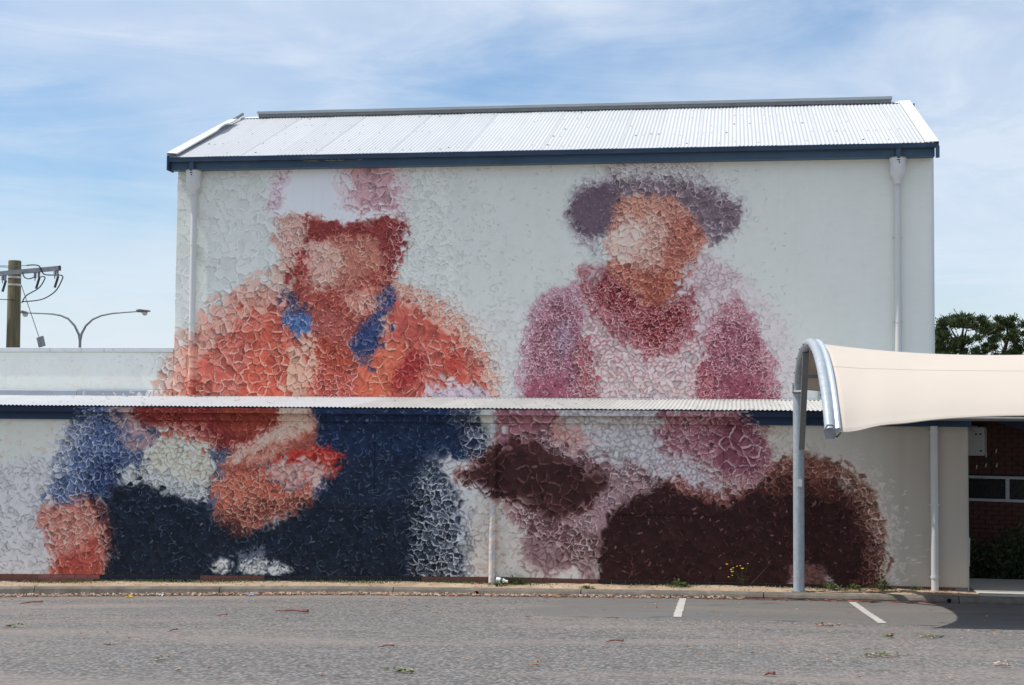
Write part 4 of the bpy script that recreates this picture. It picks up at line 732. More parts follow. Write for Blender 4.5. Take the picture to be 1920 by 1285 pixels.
# ------------------------------------------------------------------ low annex in front
AX0, AX1 = -22.0, 3.895
ANX = tag(empty('annex_building', (-4, Y1, 0)), 'long low annex with a skillion roof, the lower half of the mural on its wall', 'building')
ZA = 2.81
b = MB(); b.box(AX0, AX1, Y1 + .0165, Y2 - .06, -.3, ZA); b.build('wall', M['mortar'], ANX)
b = MB(); b.box(AX1 - .006, AX1 + .012, Y1 + .013, Y2 - .07, -.3, ZA); b.build('end_wall', M['cream'], ANX)
def low_colour(X, Z):
    c = albedo(ML.color(X, Z), PAINT_L)
    bgc = albedo(np.array(LOWER_BG[0])[None] / 255., PAINT_L)
    warm = np.clip((X - 1.2) / 1.6, 0, 1)[..., None]       # cream paint towards the right-hand end
    isbg = np.clip(1.6 - np.abs(c - bgc).sum(-1) / .22, 0, 1)[..., None]
    stain = (.5 + .5 * np.sin(X * 5.1 + 2 * np.sin(X * 2.3)) * np.sin(X * 13.7))[..., None] * np.clip((Z - .6) / 2.2, 0, 1)[..., None]
    tgt = np.array([.56, .50, .42]) * (1 - .10 * stain)
    return c * (1 - warm * isbg) + tgt * warm * isbg
xs = np.concatenate([np.linspace(AX0, -14.1, 18), np.arange(-14.0, 2.95, .0120), np.linspace(3.0, AX1, 12)])
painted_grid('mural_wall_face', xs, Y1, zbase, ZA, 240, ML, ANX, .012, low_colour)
for nm, a, c, zl, zh in (('boarded_window', *WIN1), ('boarded_window', *WIN2)):
    painted_grid(nm, np.arange(a, c, .0145), Y1 - .014, zl, zh, int((zh - zl) / .0145), ML, ANX, .018, low_colour)
def trimcol(base, xa, xb):
    base = np.array(base)
    def fn(X, Z):
        c = albedo(ML.color(X, Z), PAINT_L); k = (np.clip((X - xa) / .35, 0, 1) * np.clip((xb - X) / .35, 0, 1))[..., None]
        n_ = .5 + .5 * np.sin(X * 31 + 3 * np.sin(X * 11 + Z * 40)) ; k = np.where(k > n_[..., None] * .98 + .01, 1., 0.)
        return base * (1 - k) + c * k * .9
    return fn
gx = np.concatenate([np.linspace(AX0, -12.2, 10), np.arange(-12.1, .75, .016), np.linspace(.8, AX1 + .05, 8)])
YG = 25.30
painted_grid('gutter', gx, YG, 2.925, 3.025, 9, ML, ANX, .11, trimcol((.030, .045, .080), -11.9, .35))
painted_grid('fascia', gx, Y1 - .09, 2.79, 2.935, 11, ML, ANX, .085, trimcol((.040, .070, .125), -12.0, .45))
# skillion roof sheets
ra = math.atan((3.255 - 3.04) / (Y2 - .06 - YG + .02)); rl2 = math.hypot(3.255 - 3.04, Y2 - .06 - YG + .02)
me1 = corrugated(rl2, name='roof_sheet'); me1.materials.append(M['roof']); me2 = corrugated(rl2, name='roof_sheet'); me2.materials.append(M['roof_old'])
x = AX0; n = 0
while x < AX1 - .2:
    o = link('roof_sheet', me1 if x < -7.2 else me2, None, ANX); o.location = Vector((x, YG - .03, 3.045 + .003 * (n % 2))) - Vector(ANX.location); o.rotation_euler.x = ra
    x += .762; n += 1
b = MB(); b.prism([(Y2 - .003, 3.278), (Y2 - .10, 3.268), (Y2 - .10, 3.264), (Y2 - .003, 3.264)], AX0, XR); b.build('apron_flashing', M['roof_old'], ANX)
b = MB(); random.seed(4)                                  # leaves and grit caught on the skillion roof
for k in range(150):
    t = random.random() ** .7; xx = random.uniform(-13.5, 3); yy = YG + t * 3.0; zz = 3.06 + (yy - YG) * math.tan(ra) + .004; s = random.uniform(.008, .03)
    b.add([(xx - s, yy - s, zz), (xx + s, yy - s * .4, zz + .006), (xx + s * .8, yy + s, zz), (xx - s, yy + s * .6, zz + .004)], [(0, 1, 2, 3)])
tag(b.build('roof_leaf_litter', M['bark'], ANX), kind='stuff')
dp = painted_pipe('downpipe', -4.165, Y1 - .085, -.02, 2.80, .058, ANX, lambda x, z: np.where((np.abs(albedo(ML.color(x, z), PAINT_L) - albedo(np.array([[168, 170, 171]]) / 255., PAINT_L)).sum(-1) < .25)[:, None], np.array([[.56, .58, .61]]), albedo(ML.color(x, z), PAINT_L)))
for zc in (2.74,):
    r = MB(); r.lathe([(.060, -.03), (.070, -.03), (.070, .03), (.060, .03)], (-4.165, Y1 - .085, zc), 14); r.build('pipe_collar', M['pipe'], dp).location = (0, 0, 0)
b = MB(); b.tube([(3.338, Y1 - .09, .02), (3.338, Y1 - .09, 2.80)], .062, 14); dp = b.build('downpipe', M['pipe'], ANX, True)
for zc in (2.70, 1.48, .28):
    r = MB(); r.lathe([(.064, -.02), (.072, -.02), (.072, .02), (.064, .02)], (3.338, Y1 - .09, zc), 14); r.box(3.24, 3.43, Y1 - .03, Y1 - .004, zc - .012, zc + .012); r.build('pipe_collar', M['pipe'], dp).location = (0, 0, 0)
# brick footing under the plaster
b = MB(); b.box(AX0, AX1 - .004, Y1 + .016, Y1 + .2, -.7, -.08); b.build('footing_mortar', M['mortar'], ANX)
bm_ = MB(); bm_.box(-.115, .115, -.055, .055, -.038, .038); bricks = {}
for k in ('brick', 'brick_navy', 'brick_brown', 'brick_hand'):
    bricks[k] = bm_.mesh('brick'); bricks[k].materials.append(M[k])
random.seed(12)
for c in range(4):
    x = -14.2 + (.12 if c % 2 else 0)
    while x < AX1 - .12:
        zc = float(zbase(x)) - .045 - c * .086
        if zc > float(zkerb(x)) - .06:
            k = 'brick'
            if -12.55 < x < -11.55: k = 'brick_hand'
            elif -11.55 < x < -9.6 or -8.3 < x < -5.35: k = 'brick_navy'
            elif -2.25 < x < 2.35: k = 'brick_brown'
            o = link('brick', bricks[k], None, ANX); o.location = Vector((x, Y1 + .060 + random.uniform(-.003, .003), zc)) - Vector(ANX.location)
        x += .24

# ------------------------------------------------------------------ shade structure over the bays
SH = tag(empty('shade_structure', (1.085, 25.0, .03)), 'cream barrel shade sail on a galvanised arch and post in front of the annex', 'shade sail')
ARCH = [(24.93, 3.40), (24.85, 3.56), (24.55, 3.80), (24.05, 3.965), (23.4, 4.05), (22.65, 4.05), (21.9, 3.94), (21.2, 3.71), (20.65, 3.41), (20.2, 3.06), (19.92, 2.74)]
def arch_x(y): return 1.07 + (25 - y) * .040
def arch_pts(dx=0, dz=0, n=41):
    P = [Vector((0, y, z)) for y, z in ARCH]; o = []
    for k in range(n):
        t = k / (n-1) * (len(P)-1); i = min(int(t), len(P)-2); u = t - i
        p0, p1, p2, p3 = P[max(i-1, 0)], P[i], P[i+1], P[min(i+2, len(P)-1)]
        q = .5 * ((2*p1) + (p2-p0)*u + (2*p0-5*p1+4*p2-p3)*u*u + (3*p1-p0-3*p2+p3)*u**3)
        o.append(Vector((arch_x(q.y) + dx, q.y, q.z + dz)))
    return o
SPAN = 5.45
for q in (0, 1):
    dx = q * SPAN
    b = MB(); b.tube(arch_pts(dx), .070, 16); ar = b.build('arch', M['galv'], SH, True)
    b = MB(); b.tube([p + Vector((.105 if q == 0 else -.105, 0, .02)) for p in arch_pts(dx)], .040, 8); b.build('keder_rail', M['keder'], SH, True)
    b = MB(); b.tube([(1.085 + dx, 25.0, .0), (1.085 + dx, 25.0, 3.33)], .0925, 24); ps = b.build('post', M['galv'], SH, True)
    b = MB(); b.box(.98 + dx, 1.19 + dx, 24.88, 25.11, 3.332, 3.35); b.box(.985 + dx, 1.0 + dx, 24.9, 25.05, 3.35, 3.5); b.box(1.15 + dx, 1.165 + dx, 24.9, 25.05, 3.35, 3.5); b.build('head_plate', M['galv_dark'], ps).location = (0, 0, 0)
    b = MB(); b.box(.96 + dx, 1.21 + dx, 24.88, 25.12, .025, .045); b.build('base_plate', M['galv_dark'], ps).location = (0, 0, 0)
    b = MB(); b.bar((1.13 + dx, 24.90, 2.42), (1.145 + dx, 23.70, 3.97), .095, .095); b.build('strut', M['galv_dark'], SH)
    e = arch_pts(dx)[-1]; b = MB()
    pr = [(-.085, .03), (-.04, .115), (.04, .115), (.085, .03), (.06, -.075), (-.06, -.075)]; v = [(e.x + a, e.y - .035, e.z + c - .03) for a, c in pr] + [(e.x + a, e.y - .022, e.z + c - .03) for a, c in pr]
    b.add(v, [tuple(range(6)), tuple(range(6, 12))[::-1]] + [(i, (i+1) % 6, 6+(i+1) % 6, 6+i) for i in range(6)]); b.build('end_plate', M['galv_dark'], SH)
    b = MB()
    for k in range(2, 40, 4):
        p = arch_pts(dx)[k]; b.tube([p + Vector((-.068, 0, -.01)), p + Vector((-.085, 0, -.012))], .011, 6)
    b.build('bolts', M['wire'], ar).location = (0, 0, 0)
b = MB(); b.bar((1.07, 24.6, 3.60), (1.07 + SPAN, 24.6, 3.60), .06, .06); b.build('purlin', M['galv_dark'], SH)
b = MB(); b.tube([(2.3, 25.18, 2.925), (9.5, 25.18, 2.925)], .035, 12); b.build('rail', M['galv_dark'], SH, True)
for xx in (2.35, 5.5, 9.2):
    b = MB(); b.box(xx - .02, xx + .02, 25.18, Y1 - .02, 2.915, 2.935); b.build('rail_bracket', M['galv_dark'], SH)
b = MB(); b.box(1.045, 1.135, 24.903, 24.9065, 1.78, 1.90); b.build('sticker', M['sticker'], SH)
# the cloth: saddle between the two arches
A = arch_pts(.12); nA = len(A); nT = 49; v = []; f = []
cy, cz = 22.6, 2.9
for i, p in enumerate(A):
    s = i / (nA-1)
    for k in range(nT):
        t = k / (nT-1); w = 4*t*(1-t)
        edge = max(0, (s - .55) / .45) ** 1.3; rear = max(0, (.3 - s) / .3) ** 1.3
        y = p.y + w * (.20 * edge - .10 * rear); z = p.z - w * .17 * (1 - edge) + w * .24 * edge + w * .05 * rear
        # soft drag lines from the clamped corner
        z += .022 * math.sin(t * 46 + s * 9) * edge * (1 - t) ** 8 + .006 * math.sin(s * 30 + t * 8) * (1 - t) ** 3
        v.append((p.x + t * (SPAN - .24), y, z - .01))
for i in range(nA-1):
    for k in range(nT-1): f.append((i*nT+k, i*nT+k+1, (i+1)*nT+k+1, (i+1)*nT+k))
n0 = len(v); v += [(x, y, z - .006) for x, y, z in v]; f += [tuple(n0 + i for i in q[::-1]) for q in f]
rim = [k for k in range(nT)] + [i*nT+nT-1 for i in range(1, nA)] + [(nA-1)*nT+k for k in range(nT-2, -1, -1)] + [i*nT for i in range(nA-2, 0, -1)]
f += [(rim[i], n0 + rim[i], n0 + rim[(i+1) % len(rim)], rim[(i+1) % len(rim)]) for i in range(len(rim))]
me = bpy.data.meshes.new('sail_cloth'); me.from_pydata(v, [], f); me.update(); sc = link('sail_cloth', me, M['sail'], SH, True)
seam = MB()
for i in (17, 29):
    seam.tube([Vector(v[i*nT+k]) + Vector((0, -.001, .001)) for k in range(nT)], .0035, 4)
seam.build('seam', M['sail'], sc).location = (0, 0, 0)
hem = MB(); hem.tube([Vector(v[(nA-1)*nT+k]) + Vector((0, 0, -.004)) for k in range(nT)], .012, 6); hem.build('hem_cable', M['sail'], sc).location = (0, 0, 0)
e = A[-1]; b = MB(); b.tube([e + Vector((.02, -.02, -.02)), e + Vector((-.03, -.01, -.08)), e + Vector((-.07, .02, -.06))], .012, 6); b.build('corner_shackle', M['wire'], SH)

# ------------------------------------------------------------------ brick building on the right, in shade
BW = empty('brick_building', (4.2, 29.25, 0), rad(-18)); tag(BW, 'dark red brick building behind the annex corner, with a long low window', 'building')
def bl(name, mb, m, parent=None, **k):
    me = mb.mesh(name); return link(name, me, M[m], parent or BW, loc=(0, 0, 0))
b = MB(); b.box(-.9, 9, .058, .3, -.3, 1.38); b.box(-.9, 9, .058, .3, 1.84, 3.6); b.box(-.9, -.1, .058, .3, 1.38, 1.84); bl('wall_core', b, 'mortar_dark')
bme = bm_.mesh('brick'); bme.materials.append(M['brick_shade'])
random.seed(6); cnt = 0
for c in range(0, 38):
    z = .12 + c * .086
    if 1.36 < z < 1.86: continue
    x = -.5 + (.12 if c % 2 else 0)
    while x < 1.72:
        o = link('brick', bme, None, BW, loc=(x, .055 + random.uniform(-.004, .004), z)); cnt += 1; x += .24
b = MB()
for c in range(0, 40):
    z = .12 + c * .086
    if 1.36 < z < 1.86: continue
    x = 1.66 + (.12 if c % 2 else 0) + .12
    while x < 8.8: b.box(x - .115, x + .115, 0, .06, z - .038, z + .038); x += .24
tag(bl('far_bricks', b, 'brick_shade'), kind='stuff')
b = MB(); b.box(-.1, 8, .0, .09, 1.80, 1.85); b.box(-.1, 8, -.04, .09, 1.37, 1.42)
for xx in (-.1, .95, 2.05, 3.1): b.box(xx, xx + .065, .002, .088, 1.42, 1.80)
wf = bl('window', b, 'frame')
for a, c in ((-.035, .95), (1.015, 2.05), (2.115, 3.1)):
    b = MB(); b.box(a, c, .055, .062, 1.42, 1.80); me = b.mesh('pane'); link('pane', me, M['glass'], wf, loc=(0, 0, 0))
b = MB(); b.box(-.2, 8, .35, .4, 1.3, 1.95); bl('dark_room', b, 'black')
b = MB(); b.add([(.62, -.35, 2.93), (4, -.35, 2.02), (4, -.35, 2.3), (.62, -.35, 3.15), (.62, .05, 2.93), (4, .05, 2.02), (4, .05, 2.3), (.62, .05, 3.15)], [(0,1,2,3), (4,7,6,5), (0,4,5,1), (3,2,6,7), (0,3,7,4), (1,5,6,2)]); bl('barge_board', b, 'blue')
b = MB(); b.add([(-1, -.35, 3.30), (8, -.35, 3.05), (8, 3, 3.7), (-1, 3, 3.9)], [(0,1,2,3)]); b.add([(-1, -.35, 3.2), (8, -.35, 2.95), (8, -.3, 2.95), (-1, -.3, 3.2), (-1, -.35, 3.30), (8, -.35, 3.05), (8, -.3, 3.05), (-1, -.3, 3.30)], [(0,1,5,4), (3,2,6,7), (0,3,2,1)]); b.box(-.6, 9, -3.0, -.36, 3.16, 3.2); bl('roof', b, 'blue')
# scribbles of spray paint on the bricks, flat on the wall
b = MB(); random.seed(21)
for (xa, za, n_) in ((.48, 2.18, 5), (.72, 2.2, 5), (1.10, 2.16, 6), (1.30, 2.12, 5)):
    p = Vector((xa, -.006, za)); pts = [p.copy()]
    for k in range(n_): p = p + Vector((random.uniform(-.07, .09), 0, random.uniform(-.09, .09))); pts.append(p.copy())
    for a, c in zip(pts[:-1], pts[1:]): b.bar(a, c, .028, .003)
bl('spray_scribble', b, 'wire')
b = MB()
for (xa, za) in ((.60, 2.24), (.59, 2.05), (.78, 2.33), (.79, 2.06), (.42, 2.02)): b.bar((xa, -.009, za - .04), (xa + .015, -.009, za + .035), .016, .003)
bl('pale_scribble', b, 'sticker')
WH = tag(empty('wall_box', (0, 0, 0)), 'dirty white metal service box with a red scribble, high on the brick wall', 'box')
WH.location = (4.2 + .36 * math.cos(rad(18)), 29.25 - .36 * math.sin(rad(18)), 0); WH.rotation_euler.z = rad(-18)
def wl(name, mb, m, parent=None): return link(name, mb.mesh(name), M[m], parent or WH, loc=(0, 0, 0))
b = MB(); b.box(-.13, .26, -.34, -.012, 2.24, 2.78); o = wl('case', b, 'appliance')
bm = bmesh.new(); bm.from_mesh(o.data); bmesh.ops.bevel(bm, geom=list(bm.edges), offset=.018, segments=2, affect='EDGES'); bm.to_mesh(o.data); bm.free()
b = MB(); b.box(-.11, .03, -.352, -.342, 2.29, 2.48); wl('cover_plate', b, 'appliance')
for xx, zz in ((.11, 2.645), (.195, 2.645), (.20, 2.33)):
    b = MB(); b.tube([(xx, -.352, zz), (xx, -.338, zz)], .018, 10); wl('valve_hole', b, 'black')
b = MB(); pts = [(.0, 2.735), (.05, 2.70), (.03, 2.74), (.09, 2.715), (.07, 2.69), (.12, 2.695)]
for a, c in zip(pts[:-1], pts[1:]): b.bar((a[0], -.343, a[1]), (c[0], -.343, c[1]), .018, .003)
wl('red_scribble', b, 'red_mark')
b = MB(); b.box(-.06, .12, -.26, -.08, 2.78, 2.80); wl('top_fitting', b, 'appliance')
# rank shrubs and dry canes at its foot
def shrub(name, label, cx, cy, w, h, n, seed, m='shrub', canes=6, group=None):
    random.seed(seed); r = tag(empty(name, (cx, cy, .0)), label, 'plant', group); b = MB()
    for k in range(n):
        a = random.uniform(0, 6.28); q = random.random() ** .5; p = Vector((cx + math.cos(a) * q * w, cy + math.sin(a) * q * w * .55, random.random() ** 1.2 * h * (1 - .6 * q) + .03))
        d = Vector((random.uniform(-1, 1), random.uniform(-1, 1), random.uniform(-.2, 1.2))).normalized(); l_ = random.uniform(.05, .13); s = d.cross(Vector((random.random(), random.random(), .3))).normalized() * l_ * .22
        b.add([p, p + d * l_ * .5 + s, p + d * l_, p + d * l_ * .5 - s], [(0, 1, 2, 3)])
    me = bpy.data.meshes.new('foliage'); me.from_pydata(b.v, [], b.f); link('foliage', me, M[m], r)
    for k in range(canes):
        a = random.uniform(0, 6.28); c = MB(); p = Vector((cx + random.uniform(-.2, .2) * w, cy, .02)); e = Vector((cx + math.cos(a) * w * .9, cy + math.sin(a) * .3 - .1, h * random.uniform(.6, 1.2)))
        mid = (p + e) / 2 + Vector((0, 0, .15 * h)); c.tube([p, (p + mid) / 2 + Vector((0, 0, .04)), mid, (mid + e) / 2, e], [.010, .008, .006, .005, .003], 5, False); c.build('stem', M['shrub'], r)
    return r
shrub('shrub', 'dark tangled shrub in the shade beside the annex corner', 4.35, 28.2, .5, .75, 1500, 31)
shrub('shrub', 'taller dark shrub under the window at the right edge of the view', 5.1, 28.0, .6, 1.05, 2400, 32, canes=8)
b = MB(); b.bar((3.925, 25.75, .45), (3.935, 25.75, .92), .035, .05); tag(b.build('timber_offcut', M['cream']), 'short pale board standing on end beside the annex corner', 'board')

# ------------------------------------------------------------------ power pole and street lamp beyond the parapet
PD = 37.0
PP = tag(empty('power_pole', ((-19.112, 37.000, 4.699)[0], PD, 0)), 'mossy timber power pole with a steel crossarm, at the left edge', 'power pole')
pt = (-19.176, 37.000, 7.020); px = pt[0]; zt = pt[2]
b = MB(); b.tube([(px + .02, PD, -.4), (px + .015, PD, zt - 3), (px, PD, zt - .02), (px, PD, zt)], [.20, .185, .170, .155], 20); b.build('pole', M['timber'], PP, True)
ca = Vector((-20.382, 36.750, 6.570)); cb = Vector((-17.597, 36.400, 6.744))
b = MB(); b.bar(ca, cb, .10, .115); xa = b.build('crossarm', M['steel_grey'], PP)
b = MB(); b.box(cb.x - .01, cb.x + .012, cb.y - .055, cb.y + .055, cb.z - .065, cb.z + .065); b.build('end_cap', M['wire'], xa).location = (0, 0, 0)
for vv in (520, 534):
    c_ = (-19.112, 36.900, 6.562) if vv == 520 else (-19.106, 36.900, 6.360)
    b = MB(); b.lathe([(.172, -.025), (.180, -.025), (.180, .025), (.172, .025)], (px, PD, c_[2]), 20); b.build('steel_band', M['coping'], PP)
ins = {'a': ((-18.334, 36.500, 6.632), (-18.228, 36.500, 6.631)), 'b': ((-17.730, 36.400, 6.675), (-17.654, 36.400, 6.646)), 'c': ((-19.307, 36.600, 6.592), (-19.231, 36.600, 6.562))}
for k_, (p, q) in ins.items():
    for s_, w in ((p, .045), (q, .04)):
        c = MB(); c.lathe([(.012, 0), (w * .7, -.01), (w, -.05), (w * .6, -.07), (w, -.10), (w * .6, -.12), (w, -.15), (.015, -.19), (.012, -.26)], (s_[0], s_[1], s_[2] + .04), 10); c.build('insulator', M['porcelain'], PP, True)
    c = MB(); c.bar(Vector(q) + Vector((.02, 0, -.12)), Vector(q) + Vector((-.07, 0, -.42)), .05, .04); c.build('fuse_link', M['wire'], PP)
def wire(pts, r, name='jumper_cable'):
    P = [Vector(p) for p in pts]; o = []
    for i in range(len(P)-1):
        p0, p1, p2, p3 = P[max(i-1, 0)], P[i], P[i+1], P[min(i+2, len(P)-1)]
        for k in range(6):
            u = k / 6; o.append(.5 * ((2*p1) + (p2-p0)*u + (2*p0-5*p1+4*p2-p3)*u*u + (3*p1-p0-3*p2+p3)*u**3))
    o.append(P[-1]); c = MB(); c.tube(o, r, 6, False); return c.build(name, M['wire'], PP, True)
wire([(-18.529, 36.400, 6.822), (-18.349, 36.400, 6.835), (-18.183, 36.400, 6.806), (-18.105, 36.400, 6.677), (-18.012, 36.400, 6.577), (-17.727, 36.400, 6.561)], .018)
wire([(-18.645, 36.400, 6.639), (-18.581, 36.400, 6.510), (-18.445, 36.400, 6.467), (-18.281, 36.400, 6.523)], .016)
wire([(-18.175, 36.400, 6.508), (-18.041, 36.400, 6.521), (-18.009, 36.400, 6.464), (-18.168, 36.400, 6.224), (-18.508, 36.400, 6.028), (-18.610, 36.400, 5.886), (-18.689, 36.500, 5.838)], .016)
wire([(-17.652, 36.400, 6.561), (-17.532, 36.400, 6.546), (-17.515, 36.400, 6.461), (-17.687, 36.400, 6.151), (-17.981, 36.400, 5.954), (-18.264, 36.400, 5.885), (-18.675, 36.500, 5.866)], .016)
wire([(-20.197, 36.400, 6.849), (-18.982, 36.400, 6.812), (-18.529, 36.400, 6.822)], .008, 'power_line')
wire([(-20.306, 36.600, 6.785), (-19.237, 36.600, 6.806), (-18.839, 36.600, 6.688)], .010, 'power_line')
wire([(-20.282, 36.600, 5.981), (-19.213, 36.600, 5.933), (-19.013, 36.800, 5.935)], .012, 'power_line')
c = MB(); c.tube([(-18.871, 36.800, 6.336), (-18.134, 36.400, 4.923)], .010, 5); c.build('hanging_wire', M['wire'], PP)
for aa in ((-18.115, 36.400, 4.782), (-18.001, 36.350, 4.808)):
    c = MB(); a = Vector(aa); c.bar(a + Vector((-.035, 0, .13)), a + Vector((.035, 0, -.13)), .085, .07); c.build('line_weight', M['steel_grey'], PP, bevel=.006)
LD = 62.0
LP = tag(empty('street_lamp', ((-28.921, 62.000, 5.936)[0], LD, 0)), 'slender grey street lamp with two curved arms above the parapet', 'street lamp')
lb = (-28.926, 62.000, 6.175)
b = MB(); b.tube([(lb[0], LD, -.3), (lb[0], LD, lb[2])], [.09, .06], 12); b.build('mast', M['steel_grey'], LP, True)
for pts, tip in (([(-28.926, 62.000, 6.175), (-28.984, 62.000, 6.462), (-29.197, 62.000, 6.870), (-29.509, 62.000, 7.182), (-29.868, 62.000, 7.327), (-30.277, 62.000, 7.400), (-30.864, 62.000, 7.426), (-31.504, 62.000, 7.452)], ((-31.761, 62.000, 7.489), (-31.452, 62.000, 7.452))),
                 ([(-28.926, 62.000, 6.175), (-28.859, 62.000, 6.510), (-28.665, 62.000, 6.869), (-28.344, 62.000, 7.156), (-27.945, 62.000, 7.322), (-27.443, 62.000, 7.416), (-26.817, 62.000, 7.462), (-26.292, 62.000, 7.497)], ((-26.293, 62.000, 7.521), (-25.668, 62.000, 7.507)))):
    b = MB(); b.tube([Vector(p) for p in pts], [.062, .058, .052, .046, .04, .036, .03, .028], 8); b.build('arm', M['steel_grey'], LP, True)
    a, c = Vector(tip[0]), Vector(tip[1]); d = c - a; m0 = a + d * .3
    b = MB(); b.add([a + Vector((0, -.07, .05)), m0 + Vector((0, -.14, .08)), c + Vector((-.03, -.10, .05)), c + Vector((0, -.10, -.02)), m0 + Vector((0, -.14, -.06)), a + Vector((0, -.07, -.05)),
                     a + Vector((0, .07, .05)), m0 + Vector((0, .14, .08)), c + Vector((-.03, .10, .05)), c + Vector((0, .10, -.02)), m0 + Vector((0, .14, -.06)), a + Vector((0, .07, -.05))],
                    [(0,1,2,3,4,5), (11,10,9,8,7,6)] + [(i, (i+1) % 6, 6+(i+1) % 6, 6+i) for i in range(6)])
    hd = b.build('lamp_head', M['steel_grey'], LP)
    b = MB(); q = a + d * .62; b.lathe([(.001, -.20), (.09, -.17), (.12, -.11), (.13, -.05)], (q.x, q.y, q.z + .0), 12); b.build('lens', M['lamp_glass'], hd, True).location = (0, 0, 0)

# ------------------------------------------------------------------ pines behind the hall
def pine(label, cx, cy, clumps, trunk_pts, seed, limbs):
    rng = np.random.default_rng(seed); r = tag(empty('pine_tree', (cx, cy, 0)), label, 'tree', 'pines behind the hall')
    b = MB(); b.tube(trunk_pts, [.42 - .34 * k / (len(trunk_pts)-1) for k in range(len(trunk_pts))], 8)
    for a, c in limbs:
        a, c = Vector(a), Vector(c); b.tube([a, (a + c) / 2 + Vector((0, 0, -.12)), c], [.13, .09, .04], 6)
    for (x, y, z, s) in clumps:
        e = Vector((x, y, z)); near = min((Vector(p) for p in trunk_pts), key=lambda p: (p - e + Vector((0, 0, .9))).length); b.tube([near, (near + e) / 2 + Vector((0, 0, -.15)), e], [.05, .035, .015], 5, False)
    b.build('trunk', M['pinebark'], r)
    V = []; F = []
    for (x, y, z, s) in clumps:
        n = int(1250 * s * s)
        for k in range(n):
            d = rng.normal(size=3); d /= np.linalg.norm(d); q = abs(rng.normal(0, .52))
            p = np.array([x, y, z]) + d * q * np.array([s, s, s * .72]); up = d * .6 + np.array([0, 0, .7]) + rng.normal(0, .35, 3); up /= np.linalg.norm(up)
            l_ = rng.uniform(.14, .34); sd = np.cross(up, rng.normal(size=3)); sd /= np.linalg.norm(sd) + 1e-6; sd *= l_ * .26
            i = len(V); V += [tuple(p - sd * .6), tuple(p + sd * .6), tuple(p + up * l_ + sd * .5), tuple(p + up * l_ - sd * .5)]; F.append((i, i+1, i+2, i+3))
    me = bpy.data.meshes.new('crown'); me.from_pydata(V, [], F); link('crown', me, M['pine'], r)
    return r
def cl(lst, Y, s):
    rng = random.Random(len(lst)); return [(p[0], Y + rng.uniform(-2.2, 2.2), p[2], s * rng.uniform(.8, 1.2)) for p in lst]
T = 150.
c1_ = cl([(20.034, 150.000, 11.826), (20.397, 150.000, 12.462), (20.912, 150.000, 12.779), (21.528, 150.000, 12.990), (22.142, 150.000, 13.148), (22.756, 150.000, 13.199), (23.367, 150.000, 13.092), (23.977, 150.000, 12.879), (24.587, 150.000, 12.825), (20.599, 150.000, 12.037), (21.319, 150.000, 12.407), (22.138, 150.000, 12.565), (22.955, 150.000, 12.616), (23.667, 150.000, 12.404), (24.378, 150.000, 12.244), (20.184, 150.000, 11.295), (20.799, 150.000, 11.401), (24.069, 150.000, 11.716), (24.782, 150.000, 11.927),
          (20.077, 150.000, 10.606), (20.690, 150.000, 10.448), (21.407, 150.000, 10.554), (22.226, 150.000, 10.713), (22.942, 150.000, 10.871), (23.656, 150.000, 10.977), (20.277, 150.000, 9.918), (20.993, 150.000, 9.813), (21.812, 150.000, 9.972), (22.628, 150.000, 9.920), (23.443, 150.000, 9.816), (20.477, 150.000, 9.177), (21.397, 150.000, 9.073), (22.317, 150.000, 9.180), (23.233, 150.000, 9.076), (24.151, 150.000, 9.395), (20.982, 150.000, 8.226), (22.207, 150.000, 8.230), (23.430, 150.000, 8.233), (19.154, 150.000, 10.871), (18.891, 150.000, 9.810), (18.647, 150.000, 11.933)], T, .66)
tb = (22.513, 150.000, 8.231); tx = tb[0]
pine('umbrella shaped dark green pine, left one, touching the hall wall', tx, T, c1_, [(tx, T, -1), (tx, T, tb[2] - 2), (tx - .1, T, tb[2]), (22.381, 150.000, 10.871), (22.544, 150.000, 12.194)], 41, [((22.379, 150.000, 10.607), (21.216, 150.000, 12.354)), ((22.432, 150.000, 10.871), (23.004, 150.000, 12.352)), ((22.376, 150.000, 10.343), (24.276, 150.000, 12.139))])
c2_ = cl([(25.603, 150.000, 12.876), (26.109, 150.000, 12.769), (26.615, 150.000, 12.663), (26.971, 150.000, 12.873), (25.801, 150.000, 12.348), (26.510, 150.000, 12.241), (27.066, 150.000, 12.241), (27.571, 150.000, 12.135), (27.926, 150.000, 12.292), (25.391, 150.000, 11.821), (26.201, 150.000, 11.715), (27.010, 150.000, 11.609), (27.616, 150.000, 11.608), (28.018, 150.000, 11.398), (25.690, 150.000, 11.188), (26.600, 150.000, 11.082), (27.307, 150.000, 10.977), (25.180, 150.000, 10.872), (24.871, 150.000, 10.344), (25.479, 150.000, 10.239), (24.663, 150.000, 9.817), (27.402, 150.000, 10.346), (27.803, 150.000, 10.031), (27.094, 150.000, 9.820), (27.696, 150.000, 9.400), (26.787, 150.000, 9.399), (28.212, 150.000, 10.609), (25.775, 150.000, 9.397), (28.569, 150.000, 10.977), (28.812, 150.000, 10.084), (26.271, 150.000, 8.241), (27.282, 150.000, 8.244)], T, .55)
tb = (26.069, 150.000, 8.240); tx = tb[0]
pine('thinner ragged pine with sky between its limbs, at the right edge', tx, T, c2_, [(tx, T, -1), (tx, T, tb[2] - 1), tb, (26.387, 150.000, 9.819), (26.803, 150.000, 11.135), (26.713, 150.000, 12.346)], 42, [((25.157, 150.000, 8.238), (25.330, 150.000, 10.608)), ((26.596, 150.000, 10.608), (25.701, 150.000, 12.453))])

